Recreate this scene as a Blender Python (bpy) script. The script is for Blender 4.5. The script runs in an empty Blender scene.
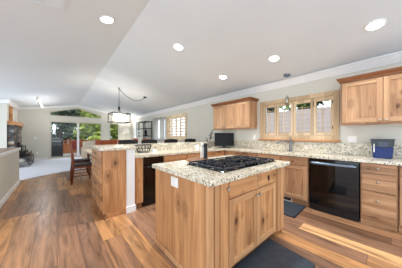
import bpy, bmesh, math, random
from mathutils import Vector, Matrix
random.seed(7)
C = bpy.context.scene.collection
SC = bpy.context.scene
PI = math.pi

# ------------------------------------------------------------------ camera, world, sun, exposure
FPX, CAMH = 166.0, 1.25
TH = math.atan(144 / FPX)
cam = bpy.data.cameras.new('camera')
cam.sensor_width = 36.0
cam.lens = FPX * 36.0 / 402.0
cam.shift_y = 1.5 / 402.0
cam.clip_start = 0.02
cam.clip_end = 200
cam_o = bpy.data.objects.new('camera', cam)
C.objects.link(cam_o)
cam_o.location = (0, 0, CAMH)
cam_o.rotation_euler = (PI / 2, 0, -TH)
SC.camera = cam_o

w = bpy.data.worlds.new('world')
SC.world = w
w.use_nodes = True
w.node_tree.nodes['Background'].inputs[0].default_value = (0.78, 0.89, 1.0, 1)
w.node_tree.nodes['Background'].inputs[1].default_value = 2.5

sun = bpy.data.lights.new('sun', 'SUN')
sun.energy = 2.6
sun.color = (1.0, 0.94, 0.86)
sun.angle = 0.02
sun_o = bpy.data.objects.new('sun', sun)
C.objects.link(sun_o)
sun_o.rotation_euler = Vector((0.45, 0.55, -1.0)).to_track_quat('-Z', 'Y').to_euler()

vs = SC.view_settings
vs.view_transform = 'Standard'
vs.look = 'None'
vs.gamma = 1.0
vs.use_curve_mapping = False
vs.exposure = 0.27
LAMP_W = 12.0          # each recessed downlight

# ------------------------------------------------------------------ materials
def srgb(r, g, b):
    f = lambda c: (c / 255 / 12.92) if c / 255 <= 0.04045 else ((c / 255 + 0.055) / 1.055) ** 2.4
    return (f(r), f(g), f(b), 1)

class NT:
    def __init__(self, name, rough=0.5, metal=0.0, spec=0.5):
        self.m = bpy.data.materials.new(name)
        self.m.use_nodes = True
        self.t = self.m.node_tree
        self.p = self.t.nodes['Principled BSDF']
        self.p.inputs['Roughness'].default_value = rough
        self.p.inputs['Metallic'].default_value = metal
        self.p.inputs['Specular IOR Level'].default_value = spec
    def n(self, kind, **kw):
        x = self.t.nodes.new(kind)
        for k, v in kw.items():
            setattr(x, k, v)
        return x
    def l(self, a, b):
        self.t.links.new(a, b)
    def put(self, inp, v):
        if hasattr(v, 'is_output'):
            self.l(v, inp)
        else:
            inp.default_value = v
    def math(self, op, a, b=0.0, c=0.0):
        x = self.n('ShaderNodeMath', operation=op)
        self.put(x.inputs[0], a); self.put(x.inputs[1], b); self.put(x.inputs[2], c)
        return x.outputs[0]
    def vmath(self, op, a, b):
        x = self.n('ShaderNodeVectorMath', operation=op)
        self.put(x.inputs[0], a); self.put(x.inputs[1], b)
        return x.outputs[0]
    def sep(self, v):
        x = self.n('ShaderNodeSeparateXYZ'); self.l(v, x.inputs[0]); return x.outputs
    def comb(self, a, b, c):
        x = self.n('ShaderNodeCombineXYZ')
        for i, v in enumerate((a, b, c)): self.put(x.inputs[i], v)
        return x.outputs[0]
    def noise(self, v, scale, detail=4, rough=0.55, dist=0.0):
        x = self.n('ShaderNodeTexNoise')
        if v is not None: self.l(v, x.inputs['Vector'])
        x.inputs['Scale'].default_value = scale; x.inputs['Detail'].default_value = detail
        x.inputs['Roughness'].default_value = rough; x.inputs['Distortion'].default_value = dist
        return x.outputs['Fac']
    def white(self, v, dim='3D'):
        x = self.n('ShaderNodeTexWhiteNoise', noise_dimensions=dim)
        self.l(v, x.inputs['Vector']); return x.outputs['Value']
    def vor(self, v, scale):
        x = self.n('ShaderNodeTexVoronoi'); self.l(v, x.inputs['Vector'])
        x.inputs['Scale'].default_value = scale; return x
    def ramp(self, f, stops, interp='LINEAR'):
        x = self.n('ShaderNodeValToRGB'); self.l(f, x.inputs[0])
        x.color_ramp.interpolation = interp
        e = x.color_ramp.elements
        while len(e) < len(stops): e.new(0.5)
        for i, (p, c) in enumerate(stops):
            e[i].position = p; e[i].color = c if not isinstance(c, (int, float)) else (c, c, c, 1)
        return x.outputs[0]
    def mix(self, f, a, b, mode='MIX'):
        x = self.n('ShaderNodeMix', data_type='RGBA', blend_type=mode)
        self.put(x.inputs[0], f); self.put(x.inputs[6], a); self.put(x.inputs[7], b)
        return x.outputs[2]
    def obj(self):
        return self.n('ShaderNodeTexCoord').outputs['Object']
    def rand(self):
        return self.n('ShaderNodeObjectInfo').outputs['Random']
    def color(self, c):
        self.put(self.p.inputs['Base Color'], c)
    def bump(self, h, s=0.2, d=0.01):
        x = self.n('ShaderNodeBump'); x.inputs['Strength'].default_value = s
        x.inputs['Distance'].default_value = d
        self.l(h, x.inputs['Height']); self.l(x.outputs[0], self.p.inputs['Normal'])

def plain(name, rgb, rough=0.5, metal=0.0, var=0.06, scale=9.0, spec=0.5):
    k = NT(name, rough, metal, spec)
    c = srgb(*rgb)
    d = tuple(x * (1 - var) for x in c[:3]) + (1,)
    e = tuple(min(1, x * (1 + var)) for x in c[:3]) + (1,)
    k.color(k.ramp(k.noise(k.obj(), scale, 3), [(0.3, d), (0.7, e)]))
    return k.m

def wood(name, axis, dark, light, knots=True, rough=0.45, strip=0.115):
    k = NT(name, rough)
    r = k.rand()
    off = k.comb(k.math('MULTIPLY', r, 37.1), k.math('MULTIPLY', r, 19.7), k.math('MULTIPLY', r, 53.3))
    v = k.vmath('ADD', k.obj(), off)
    s = [15.0, 15.0, 15.0]; s[axis] = 1.1
    g = k.noise(k.vmath('MULTIPLY', v, tuple(s)), 1.0, 6, 0.6, 0.8)
    col = k.ramp(g, [(0.25, srgb(*dark)), (0.72, srgb(*light))])
    o = k.sep(v)
    across = {0: o[2], 1: k.math('ADD', o[0], o[2]), 2: k.math('ADD', o[0], o[1])}[axis]
    b = k.white(k.comb(k.math('FLOOR', k.math('DIVIDE', across, strip)), 0.0, 0.0))
    col = k.mix(1.0, col, k.ramp(b, [(0.0, (0.76, 0.70, 0.64, 1)), (1.0, (1.10, 1.09, 1.08, 1))]), 'MULTIPLY')
    if knots:
        ss = [26.0, 26.0, 26.0]; ss[axis] = 0.8
        st = k.noise(k.vmath('MULTIPLY', v, tuple(ss)), 1.0, 3, 0.6, 1.4)
        big = k.noise(v, 3.0, 2)
        col = k.mix(k.math('MULTIPLY', k.ramp(st, [(0.60, 0.0), (0.70, 0.55)]), k.ramp(big, [(0.42, 0.15), (0.60, 1.0)])), col, srgb(128, 78, 42))
        for sc, th, sz, seed in ((3.6, 0.32, 1.0, 0.0), (6.5, 0.52, 0.8, 11.3)):
            ks = [sc * 1.3] * 3; ks[axis] = sc * 0.75
            wob = k.noise(v, 20.0, 3)
            kv = k.vmath('ADD', k.vmath('MULTIPLY', k.vmath('ADD', v, (seed, seed, seed)), tuple(ks)), k.comb(k.math('MULTIPLY', wob, 0.16), k.math('MULTIPLY', wob, 0.12), k.math('MULTIPLY', wob, 0.14)))
            vo = k.vor(kv, 1.0)
            keep = k.math('GREATER_THAN', k.sep(vo.outputs['Color'])[0], th)
            m = k.ramp(vo.outputs['Distance'], [(0.06 * sz, 1.0), (0.12 * sz, 0.55), (0.16 * sz, 0.22), (0.20 * sz, 0.38), (0.34 * sz, 0.0)])
            col = k.mix(k.math('MULTIPLY', m, keep), col, srgb(88, 48, 24))
    k.color(col)
    k.bump(g, 0.08, 0.004)
    return k.m

AL_D, AL_L = (158, 104, 62), (226, 174, 122)
COOL_LIT_D, COOL_LIT_L = (148, 106, 72), (212, 170, 130)  # same alder with the cooler light along the window wall painted in
COOL_LIT = (wood('cool_lit_alder_vertical', 2, COOL_LIT_D, COOL_LIT_L), wood('cool_lit_alder_across', 0, COOL_LIT_D, COOL_LIT_L),
        wood('cool_lit_alder_frame_vertical', 2, (176, 134, 98), (212, 172, 132), False), wood('cool_lit_alder_frame_across', 0, (176, 134, 98), (212, 172, 132), False))
WV = wood('alder_vertical', 2, AL_D, AL_L)
WX = wood('alder_across', 0, AL_D, AL_L)
WY = wood('alder_deep', 1, AL_D, AL_L)
WFV = wood('alder_frame_vertical', 2, (182, 132, 90), (216, 172, 126), False)
WFX = wood('alder_frame_across', 0, (182, 132, 90), (216, 172, 126), False)
WARM = (WV, WX, WFV, WFX)
TRIMX = wood('alder_crown_across', 0, (128, 80, 48), (166, 110, 70), False)
SHW = wood('shutter_wood', 2, (200, 174, 138), (222, 198, 162), False)
SHW2 = wood('pale_shutter_wood', 2, (228, 206, 172), (246, 230, 202), False)
SLF = plain('slider_frame', (206, 200, 184), 0.5, var=0.03)
SILLW = wood('sill_wood', 1, (170, 112, 62), (206, 150, 92), False)
CHERRY = wood('cherry_wood', 2, (112, 52, 26), (164, 84, 44), False, 0.35)
ORANGEW = wood('deck_fence_wood', 0, (104, 58, 28), (140, 84, 42), False)
MANTELW = wood('mantel_wood', 1, (172, 116, 66), (214, 160, 104), False)
BOARDW = wood('board_wood', 0, (120, 76, 46), (164, 116, 78), False)
CAPW = wood('cap_wood', 1, (112, 84, 62), (150, 118, 90), False)
DECKW = wood('deck_boards', 0, (120, 116, 112), (146, 142, 138), False)

WALLP = plain('wall_paint', (217, 214, 203), 0.85, var=0.02, scale=2)
CEILP = plain('ceiling_paint', (222, 226, 230), 0.9, var=0.02, scale=1.5)
WHITE = plain('white_trim', (240, 240, 240), 0.5, var=0.02)
PLATE = plain('white_plastic', (236, 234, 228), 0.35, var=0.02)
BLACKG = plain('black_gloss', (10, 10, 12), 0.06, var=0.1)
BLACKM = plain('black_metal', (26, 26, 28), 0.4, 0.3, var=0.15)
IRON = plain('cast_iron', (46, 52, 62), 0.26, 0.35, var=0.3, scale=40)
STEELD = plain('dark_steel', (70, 74, 82), 0.25, 0.9)
NICKEL = plain('brushed_nickel', (196, 188, 176), 0.28, 1.0)
HANDLEM = plain('grey_handle', (120, 136, 152), 0.25, 0.7)
LEATHER = plain('dark_leather', (46, 38, 36), 0.45, var=0.25)
SEATB = plain('black_seat', (30, 28, 30), 0.55, var=0.2)
BEIGE = plain('beige_fabric', (206, 192, 170), 0.9, var=0.08)
MATB = plain('mat_blue_grey', (42, 54, 66), 0.45, var=0.25, scale=14)
BLUEP = plain('blue_plastic', (16, 44, 104), 0.22, var=0.12)
REDP = plain('red_fabric', (104, 26, 24), 0.7)
SHADE = plain('lamp_shade', (246, 240, 226), 0.9, var=0.02)
CURT = plain('white_curtain', (240, 238, 232), 0.9, var=0.03)
TRUNK = plain('bark', (84, 66, 52), 0.9, var=0.3)
SINKM = plain('sink_white', (226, 226, 220), 0.2, var=0.03)
GROUND = plain('ground_soil', (128, 118, 92), 0.95, var=0.3, scale=3)
STEMG = plain('dry_stem', (64, 58, 48), 0.7, var=0.3)
SOIL = plain('terracotta_grey', (120, 112, 104), 0.7)
TRACKM = plain('track_metal', (190, 180, 160), 0.4, 0.5)

def emis(name, rgb, s):
    k = NT(name, 0.5)
    c = srgb(*rgb)
    k.color(c)
    k.p.inputs['Emission Color'].default_value = c
    k.p.inputs['Emission Strength'].default_value = s
    return k.m
GLOW = emis('downlight_lens', (255, 252, 244), 14.0)
BULB = emis('pendant_bulb', (255, 232, 190), 9.0)
BULB2 = emis('track_bulb', (255, 246, 226), 9.0)

def glassmat(name, rough=0.0, tint=(1, 1, 1, 1)):
    k = NT(name, rough)
    k.color(tint)
    tr = k.n('ShaderNodeBsdfTransparent'); gl = k.n('ShaderNodeBsdfGlossy')
    gl.inputs['Roughness'].default_value = 0.02
    tr.inputs[0].default_value = tint
    mx = k.n('ShaderNodeMixShader'); mx.inputs[0].default_value = 0.012
    k.l(tr.outputs[0], mx.inputs[1]); k.l(gl.outputs[0], mx.inputs[2])
    k.l(mx.outputs[0], k.t.nodes['Material Output'].inputs[0])
    return k.m
GLASS = glassmat('window_glass')
CLEARG = glassmat('clear_shade', tint=(0.86, 0.88, 0.88, 1))

def sheer(name, tint):
    k = NT(name, 0.6)
    tr = k.n('ShaderNodeBsdfTransparent'); tl = k.n('ShaderNodeBsdfTranslucent'); df = k.n('ShaderNodeBsdfDiffuse')
    tl.inputs[0].default_value = tint; df.inputs[0].default_value = tint
    m1 = k.n('ShaderNodeMixShader'); m1.inputs[0].default_value = 0.5; k.l(tl.outputs[0], m1.inputs[1]); k.l(df.outputs[0], m1.inputs[2])
    m2 = k.n('ShaderNodeMixShader'); m2.inputs[0].default_value = 0.13; k.l(tr.outputs[0], m2.inputs[1]); k.l(m1.outputs[0], m2.inputs[2])
    k.l(m2.outputs[0], k.t.nodes['Material Output'].inputs[0])
    return k.m
CREAMG = sheer('cream_shade', srgb(250, 240, 220))

def granite(name):
    k = NT(name, 0.16)
    o = k.obj()
    big = k.noise(o, 9.0, 4, 0.6, 0.4)
    base = k.ramp(big, [(0.3, srgb(200, 188, 160)), (0.5, srgb(224, 215, 193)), (0.7, srgb(240, 235, 222))])
    n1 = k.noise(o, 42.0, 3, 0.7)
    base = k.mix(k.ramp(n1, [(0.54, 0.0), (0.64, 0.85)]), base, srgb(152, 122, 82))
    n3 = k.noise(k.vmath('ADD', o, (3.1, 9.2, 1.7)), 30.0, 3, 0.7)
    base = k.mix(k.ramp(n3, [(0.56, 0.0), (0.68, 0.65)]), base, srgb(130, 122, 98))
    n4 = k.noise(k.vmath('ADD', o, (5.5, 1.2, 8.7)), 60.0, 2, 0.7)
    base = k.mix(k.ramp(n4, [(0.58, 0.0), (0.66, 0.8)]), base, srgb(244, 240, 230))
    n2 = k.noise(k.vmath('ADD', o, (7.3, 2.1, 4.4)), 52.0, 3, 0.75)
    base = k.mix(k.ramp(n2, [(0.55, 0.0), (0.62, 0.95)]), base, srgb(46, 40, 34))
    k.color(base)
    return k.m
GRAN = granite('speckled_granite')

SEED = 6.0
def floor_mat():
    k = NT('wood_plank_floor', 0.34, spec=0.45)
    o = k.sep(k.obj())
    W, L = 0.205, 1.5
    xr = k.math('DIVIDE', o[0], W)
    row = k.math('FLOOR', xr)
    sh = k.white(k.comb(row, 3.7, 0.0))
    yr = k.math('ADD', k.math('DIVIDE', o[1], L), k.math('MULTIPLY', sh, 5.0))
    idx = k.math('FLOOR', yr)
    rnd = k.white(k.comb(row, idx, SEED))
    col = k.ramp(rnd, [(0.0, srgb(112, 82, 62)), (0.25, srgb(156, 120, 96)), (0.45, srgb(196, 146, 98)), (0.65, srgb(136, 104, 84)), (0.82, srgb(176, 130, 94)), (1.0, srgb(230, 184, 132))])
    gv = k.comb(k.math('MULTIPLY', o[0], 16.0), k.math('ADD', k.math('MULTIPLY', o[1], 1.3), k.math('MULTIPLY', rnd, 40.0)), rnd)
    g = k.noise(gv, 1.0, 6, 0.62, 1.0)
    col = k.mix(1.0, col, k.ramp(g, [(0.30, (0.36, 0.32, 0.30, 1)), (0.46, (0.84, 0.82, 0.80, 1)), (0.68, (1.34, 1.29, 1.21, 1))]), 'MULTIPLY')
    fx = k.math('FRACT', xr); fy = k.math('FRACT', yr)
    ex = k.math('MINIMUM', fx, k.math('SUBTRACT', 1.0, fx))
    ey = k.math('MULTIPLY', k.math('MINIMUM', fy, k.math('SUBTRACT', 1.0, fy)), L / W)
    e = k.math('MINIMUM', ex, ey)
    col = k.mix(k.ramp(e, [(0.004, 0.75), (0.018, 0.0)]), col, srgb(70, 48, 34))
    k.color(col)
    k.l(k.ramp(g, [(0.2, 0.38), (0.8, 0.24)]), k.p.inputs['Roughness'])
    k.bump(g, 0.06, 0.003)
    return k.m
FLOORM = floor_mat()

def carpet_mat():
    k = NT('grey_carpet', 0.95)
    k.color(k.ramp(k.noise(k.obj(), 120, 3), [(0.3, srgb(196, 198, 206)), (0.7, srgb(222, 224, 232))]))
    k.bump(k.noise(k.obj(), 300, 2), 0.3, 0.005)
    return k.m
CARPET = carpet_mat()

def stone_mat():
    k = NT('stacked_stone', 0.85)
    o = k.sep(k.obj())
    v = k.comb(0.0, k.math('MULTIPLY', k.math('ADD', o[1], o[0]), 4.2), k.math('MULTIPLY', o[2], 9.5))
    vo = k.vor(v, 1.0)
    c = k.ramp(k.sep(vo.outputs['Color'])[0], [(0.0, srgb(54, 54, 58)), (0.35, srgb(92, 92, 94)), (0.6, srgb(170, 136, 98)), (0.8, srgb(70, 78, 88)), (1.0, srgb(198, 190, 176))])
    c = k.mix(k.ramp(vo.outputs['Distance'], [(0.45, 0.0), (0.75, 0.8)]), c, srgb(34, 32, 32))
    k.color(c)
    return k.m
STONE = stone_mat()

def leaf_mat(name, a, b):
    k = NT(name, 0.8, 0.0, 0.1)
    k.color(k.ramp(k.noise(k.obj(), 3.5, 3), [(0.36, srgb(*a)), (0.64, srgb(*b))]))
    return k.m
LEAF_DARK = leaf_mat('dark_needles', (26, 40, 28), (108, 122, 100))
LEAF_LIGHT = leaf_mat('light_leaves', (84, 106, 42), (158, 168, 88))
LEAF_MID = leaf_mat('mid_leaves', (56, 78, 40), (118, 136, 78))

def siding_mat():
    k = NT('pale_siding', 0.8)
    o = k.sep(k.obj())
    f = k.math('FRACT', k.math('DIVIDE', o[2], 0.15))
    k.color(k.mix(k.ramp(f, [(0.02, 1.0), (0.09, 0.0)]), srgb(160, 148, 143), srgb(104, 94, 90)))  # shadow lines between the boards put into the colour
    return k.m
SIDING = siding_mat()

def picture_mat():
    k = NT('landscape_picture', 0.5)
    o = k.obj()
    z = k.sep(o)[2]
    c = k.ramp(k.noise(o, 5.0, 4, 0.6, 0.5), [(0.3, srgb(92, 108, 130)), (0.45, srgb(190, 200, 212)), (0.58, srgb(226, 214, 186)), (0.75, srgb(132, 120, 104))])
    k.color(c)
    return k.m
PICT = picture_mat()

# ------------------------------------------------------------------ mesh helpers
def box(bm, x0, x1, y0, y1, z0, z1, bev=0.0, seg=1):
    if x1 < x0: x0, x1 = x1, x0
    if y1 < y0: y0, y1 = y1, y0
    m = Matrix.Translation(((x0 + x1) / 2, (y0 + y1) / 2, (z0 + z1) / 2)) @ Matrix.Diagonal((x1 - x0, y1 - y0, z1 - z0, 1))
    r = bmesh.ops.create_cube(bm, size=1.0, matrix=m)
    if bev > 0:
        es = list({e for v in r['verts'] for e in v.link_edges})
        bmesh.ops.bevel(bm, geom=es, offset=bev, segments=seg, affect='EDGES', profile=0.7)

def prism(bm, pts, vec):
    """a polygon (3D points) swept along vec"""
    a = [bm.verts.new(p) for p in pts]
    b = [bm.verts.new(Vector(p) + Vector(vec)) for p in pts]
    n = len(pts)
    bm.faces.new(a); bm.faces.new(list(reversed(b)))
    for i in range(n):
        bm.faces.new((a[i], b[i], b[(i + 1) % n], a[(i + 1) % n]))
    bmesh.ops.recalc_face_normals(bm, faces=bm.faces[:])

def tube(bm, pts, r, n=8, cap=True):
    pts = [Vector(p) for p in pts]
    rs = r if isinstance(r, (list, tuple)) else [r] * len(pts)
    rings = []
    up = None
    for i, p in enumerate(pts):
        d = (pts[min(i + 1, len(pts) - 1)] - pts[max(i - 1, 0)]).normalized()
        if up is None:
            up = Vector((0, 0, 1)) if abs(d.z) < 0.9 else Vector((1, 0, 0))
        s = d.cross(up).normalized(); up = s.cross(d).normalized()
        rings.append([bm.verts.new(p + rs[i] * (math.cos(2 * PI * k / n) * s + math.sin(2 * PI * k / n) * up)) for k in range(n)])
    for a, b in zip(rings, rings[1:]):
        for k in range(n):
            bm.faces.new((a[k], a[(k + 1) % n], b[(k + 1) % n], b[k]))
    if cap:
        bm.faces.new(list(reversed(rings[0]))); bm.faces.new(rings[-1])

def lathe(bm, prof, cx=0, cy=0, cz=0, n=20, axis='Z', cap=True):
    """profile of (radius, height); axis Z up, or Y with height towards -y"""
    rings = []
    for r, h in prof:
        ring = []
        for k in range(n):
            a = 2 * PI * k / n
            if axis == 'Z': p = (cx + r * math.cos(a), cy + r * math.sin(a), cz + h)
            else: p = (cx + r * math.cos(a), cy - h, cz + r * math.sin(a))
            ring.append(bm.verts.new(p))
        rings.append(ring)
    for a, b in zip(rings, rings[1:]):
        for k in range(n):
            bm.faces.new((a[k], a[(k + 1) % n], b[(k + 1) % n], b[k]))
    if cap:
        bm.faces.new(list(reversed(rings[0]))); bm.faces.new(rings[-1])
    bmesh.ops.recalc_face_normals(bm, faces=bm.faces[:])

def obj(name, bm, m, parent=None, smooth=False):
    me = bpy.data.meshes.new(name)
    bm.to_mesh(me); bm.free()
    if smooth:
        for p in me.polygons: p.use_smooth = True
    me.materials.append(m)
    o = bpy.data.objects.new(name, me)
    C.objects.link(o)
    if parent is not None: o.parent = parent
    return o

def bx(name, m, parent, *a, **k):
    bm = bmesh.new(); box(bm, *a, **k); return obj(name, bm, m, parent)

def tag(o, label, cat, group=None):
    o['label'] = label; o['category'] = cat
    if group: o['group'] = group
    return o

def thing(name, label, cat, loc=(0, 0, 0), rotz=0.0, group=None):
    o = bpy.data.objects.new(name, None); o.empty_display_size = 0.1
    C.objects.link(o); o.location = loc; o.rotation_euler = (0, 0, rotz)
    return tag(o, label, cat, group)

def struct(name, bm, m, parent=None):
    o = obj(name, bm, m, parent)
    if parent is None: o['kind'] = 'structure'
    return o

def dup(root, loc, rotz, label=None, group=None):
    r = root.copy(); C.objects.link(r); r.location = loc; r.rotation_euler = (0, 0, rotz)
    if label: r['label'] = label
    if group: r['group'] = group
    for ch in list(root.children):
        c = ch.copy(); C.objects.link(c); c.parent = r
        for g in list(ch.children):
            d = g.copy(); C.objects.link(d); d.parent = c
    return r

# ------------------------------------------------------------------ setting
XW = 3.85            # window wall
YF = 11.70           # far gable wall
XR, ZR, SL = 0.90, 2.98, 0.173
def zc(x): return ZR - SL * abs(x - XR)
XL = -3.0
YB = -2.2

bm = bmesh.new(); box(bm, XL, XW + 0.15, YB, 7.9, -0.06, 0.0)
box(bm, XL, XW + 0.15, 7.9, YF + 0.02, -0.06, -0.005)
struct('floor', bm, FLOORM)
bm = bmesh.new()
prism(bm, [(XL, 5.6, 0), (-0.9, 6.6, 0), (-0.39, 7.06, 0), (0.0, 7.29, 0), (0.32, 7.46, 0), (0.9, 7.67, 0), (1.6, 7.8, 0), (XW, 7.9, 0), (XW, YF, 0), (XL, YF, 0)], (0, 0, 0.012))
struct('floor_carpet', bm, CARPET)
bm = bmesh.new()
prism(bm, [(XL, YB - 2.5, zc(XL)), (XR, YB - 2.5, ZR), (XW + 0.35, YB - 2.5, zc(XW + 0.35)),  # unseen rear overhang past the floor, added to keep the sun out
           (XW + 0.35, YB - 2.5, zc(XW + 0.35) + 0.12), (XR, YB - 2.5, ZR + 0.12), (XL, YB - 2.5, zc(XL) + 0.12)], (0, YF + 0.4 - YB + 2.5, 0))
struct('ceiling', bm, CEILP)

def wall_x(name, x0, x1, ya, yb, z1, holes, m, z0=0.0):
    """wall in a plane of constant x with rectangular holes (y0,y1,z0,z1), not overlapping in y"""
    bm = bmesh.new(); y = ya
    for (a, b, c, d) in sorted(holes):
        box(bm, x0, x1, y, a, z0, z1); box(bm, x0, x1, a, b, z0, c); box(bm, x0, x1, a, b, d, z1); y = b
    box(bm, x0, x1, y, yb, z0, z1)
    return struct(name, bm, m)

KW = (0.70, 2.09, 1.20, 2.0)       # kitchen window opening (y0,y1,z0,z1)
SW = (5.36, 6.76, 1.14, 2.06)      # shutter window
BW = (10.15, 11.15, 1.1, 2.12)     # window in the far corner
CW = (7.0, 8.0, 1.1, 2.02)         # curtained window
ZT = zc(XW) + 0.02
wall_x('wall_right', XW, XW + 0.15, YB, YF + 0.15, ZT, [KW, SW, BW, CW], WALLP)

# far gable wall with slider, transom and narrow window
bm = bmesh.new()
def gx(bm, x0, x1, z0, z1=None):
    """wall piece of the gable wall between x0 and x1 from z0 to z1 (None: the roof)"""
    xs = [x0] + ([XR] if x0 < XR < x1 else []) + [x1]
    top = [(x, YF, (zc(x) + 0.03) if z1 is None else z1) for x in xs]
    prism(bm, [(x1, YF, z0), (x0, YF, z0)] + top, (0, 0.15, 0))
SLX0, SLX1, SLZ = -0.24, 2.08, 1.98
NX0, NX1, NZ0, NZ1 = 2.52, 3.05, 0.62, 2.0
def tz(x): return 2.80 - 0.30 * abs(x - 0.9) * (1.0 if x > 0.9 else 0.86)
TX0, TX1, TZ0 = -0.28, 2.05, 2.29
gx(bm, XL, SLX0 - 0.04, 0)
prism(bm, [(TX0, YF, SLZ), (SLX1, YF, SLZ), (SLX1, YF, TZ0), (TX0, YF, TZ0)], (0, 0.15, 0))
for (a, b) in ((TX0, XR), (XR, TX1)):
    prism(bm, [(a, YF, tz(a)), (b, YF, tz(b)), (b, YF, zc(b) + 0.03), (a, YF, zc(a) + 0.03)], (0, 0.15, 0))
gx(bm, TX1, NX0, TZ0); gx(bm, SLX1, NX0, 0, TZ0)
gx(bm, NX0, NX1, 0, NZ0); gx(bm, NX0, NX1, NZ1); gx(bm, NX1, XW + 0.15, 0)
struct('wall_far', bm, WALLP)

# left: living-room wall, the grey wall facing the kitchen, outer wall
XLV = -1.41
bm = bmesh.new(); box(bm, XLV - 0.12, XLV, 9.38, YF, 0, zc(XLV) + 0.02); box(bm, XL, XLV - 0.12, 9.38, 9.5, 0, zc(XLV - 0.12) - 0.02)
prism(bm, [(XL, 9.38, 1.8), (XLV - 0.12, 9.38, 1.8), (XLV - 0.12, 9.38, zc(XLV - 0.12) + 0.02), (XL, 9.38, zc(XL) + 0.02)], (0, 0.12, 0))
struct('wall_left', bm, WALLP)

# half wall at the left with a wide wooden cap
bm = bmesh.new(); box(bm, -1.60, -0.75, 2.2, 6.42, 0, 0.885)
hw = struct('wall_half', bm, WALLP)
bm = bmesh.new(); box(bm, -1.62, -0.745, 2.18, 6.44, 0.91, 0.93)
cp = struct('trim_cap', bm, CAPW)
bm = bmesh.new(); box(bm, -0.75, -0.725, 2.18, 6.46, 0.872, 0.936, 0.004); box(bm, -1.62, -0.745, 6.42, 6.46, 0.872, 0.93)
struct('trim_ledge', bm, WHITE)
bm = bmesh.new(); box(bm, -0.752, -0.732, 2.2, 6.44, 0, 0.10, 0.004); box(bm, -1.6, -0.75, 6.42, 6.44, 0, 0.10)
struct('baseboard_left', bm, WHITE)
bm = bmesh.new(); box(bm, XLV, XLV + 0.015, 11.35, YF, 0, 0.1); box(bm, XLV, SLX0 - 0.1, YF - 0.015, YF, 0, 0.1); box(bm, SLX1 + 0.09, XW, YF - 0.015, YF, 0, 0.1)
struct('baseboard_far', bm, WHITE)

# crown moulding: window wall, gable, left wall
def crown_profile(s):   # (out, down)
    return [(0, 0), (0.115, 0), (0.115, -0.018), (0.09, -0.03), (0.06, -0.07), (0.03, -0.105), (0.018, -0.13), (0, -0.13)]
bm = bmesh.new()
prism(bm, [(XW - o, YB, zc(XW) - 0.002 + d + SL * o * 0.0) for o, d in crown_profile(1)], (0, YF - YB, 0))
struct('trim_right', bm, WHITE)
bm = bmesh.new()
for (a, b) in ((XLV, XR), (XR, XW)):
    pa = [(a, YF - o * 0.55, zc(a) + 0.01 + d * 0.85) for o, d in crown_profile(1)]
    pb = [(b, YF - o * 0.55, zc(b) + 0.01 + d * 0.85) for o, d in crown_profile(1)]
    va = [bm.verts.new(p) for p in pa]; vb = [bm.verts.new(p) for p in pb]
    bm.faces.new(va); bm.faces.new(vb)
    for i in range(len(va)):
        j = (i + 1) % len(va); bm.faces.new((va[i], va[j], vb[j], vb[i]))
bmesh.ops.recalc_face_normals(bm, faces=bm.faces[:])
struct('trim_far', bm, WHITE)
bm = bmesh.new()
prism(bm, [(XLV + o * 0.7, 9.38, zc(XLV) + 0.01 + d) for o, d in crown_profile(1)], (0, YF - 9.38, 0))
for (a, b) in ((XL, XLV + 0.08),):
    pa = [(a, 9.38 - o * 0.7, zc(a) + 0.01 + d) for o, d in crown_profile(1)]
    pb = [(b, 9.38 - o * 0.7, zc(b) + 0.01 + d) for o, d in crown_profile(1)]
    va = [bm.verts.new(p) for p in pa]; vb = [bm.verts.new(p) for p in pb]
    bm.faces.new(va); bm.faces.new(vb)
    for i in range(len(va)):
        j = (i + 1) % len(va); bm.faces.new((va[i], va[j], vb[j], vb[i]))
bmesh.ops.recalc_face_normals(bm, faces=bm.faces[:])
struct('trim_left', bm, WHITE)

# bar half wall with its white end post
bm = bmesh.new(); box(bm, 0.845, 0.975, 2.80, 3.44, 0, 1.02); box(bm, 0.845, XW, 3.44, 3.56, 0, 1.02)
struct('wall_bar', bm, WHITE)
bm = bmesh.new(); box(bm, 0.838, 0.992, 2.785, 2.80, 0, 0.10, 0.003); box(bm, 0.975, 0.992, 2.80, 2.84, 0, 0.10, 0.003)
struct('baseboard_post', bm, WHITE)

# ------------------------------------------------------------------ windows and doors (structure)
def frame_yz(bm, x0, x1, y0, y1, z0, z1, t, bev=0.004):
    box(bm, x0, x1, y0, y0 + t, z0, z1, bev); box(bm, x0, x1, y1 - t, y1, z0, z1, bev)
    box(bm, x0, x1, y0 + t, y1 - t, z0, z0 + t, bev); box(bm, x0, x1, y0 + t, y1 - t, z1 - t, z1, bev)
def frame_xz(bm, y0, y1, x0, x1, z0, z1, t, bev=0.004):
    box(bm, x0, x0 + t, y0, y1, z0, z1, bev); box(bm, x1 - t, x1, y0, y1, z0, z1, bev)
    box(bm, x0 + t, x1 - t, y0, y1, z0, z0 + t, bev); box(bm, x0 + t, x1 - t, y0, y1, z1 - t, z1, bev)

def tail(name, bm, m, parent):      # child of a structure
    return obj(name, bm, m, parent)

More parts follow.
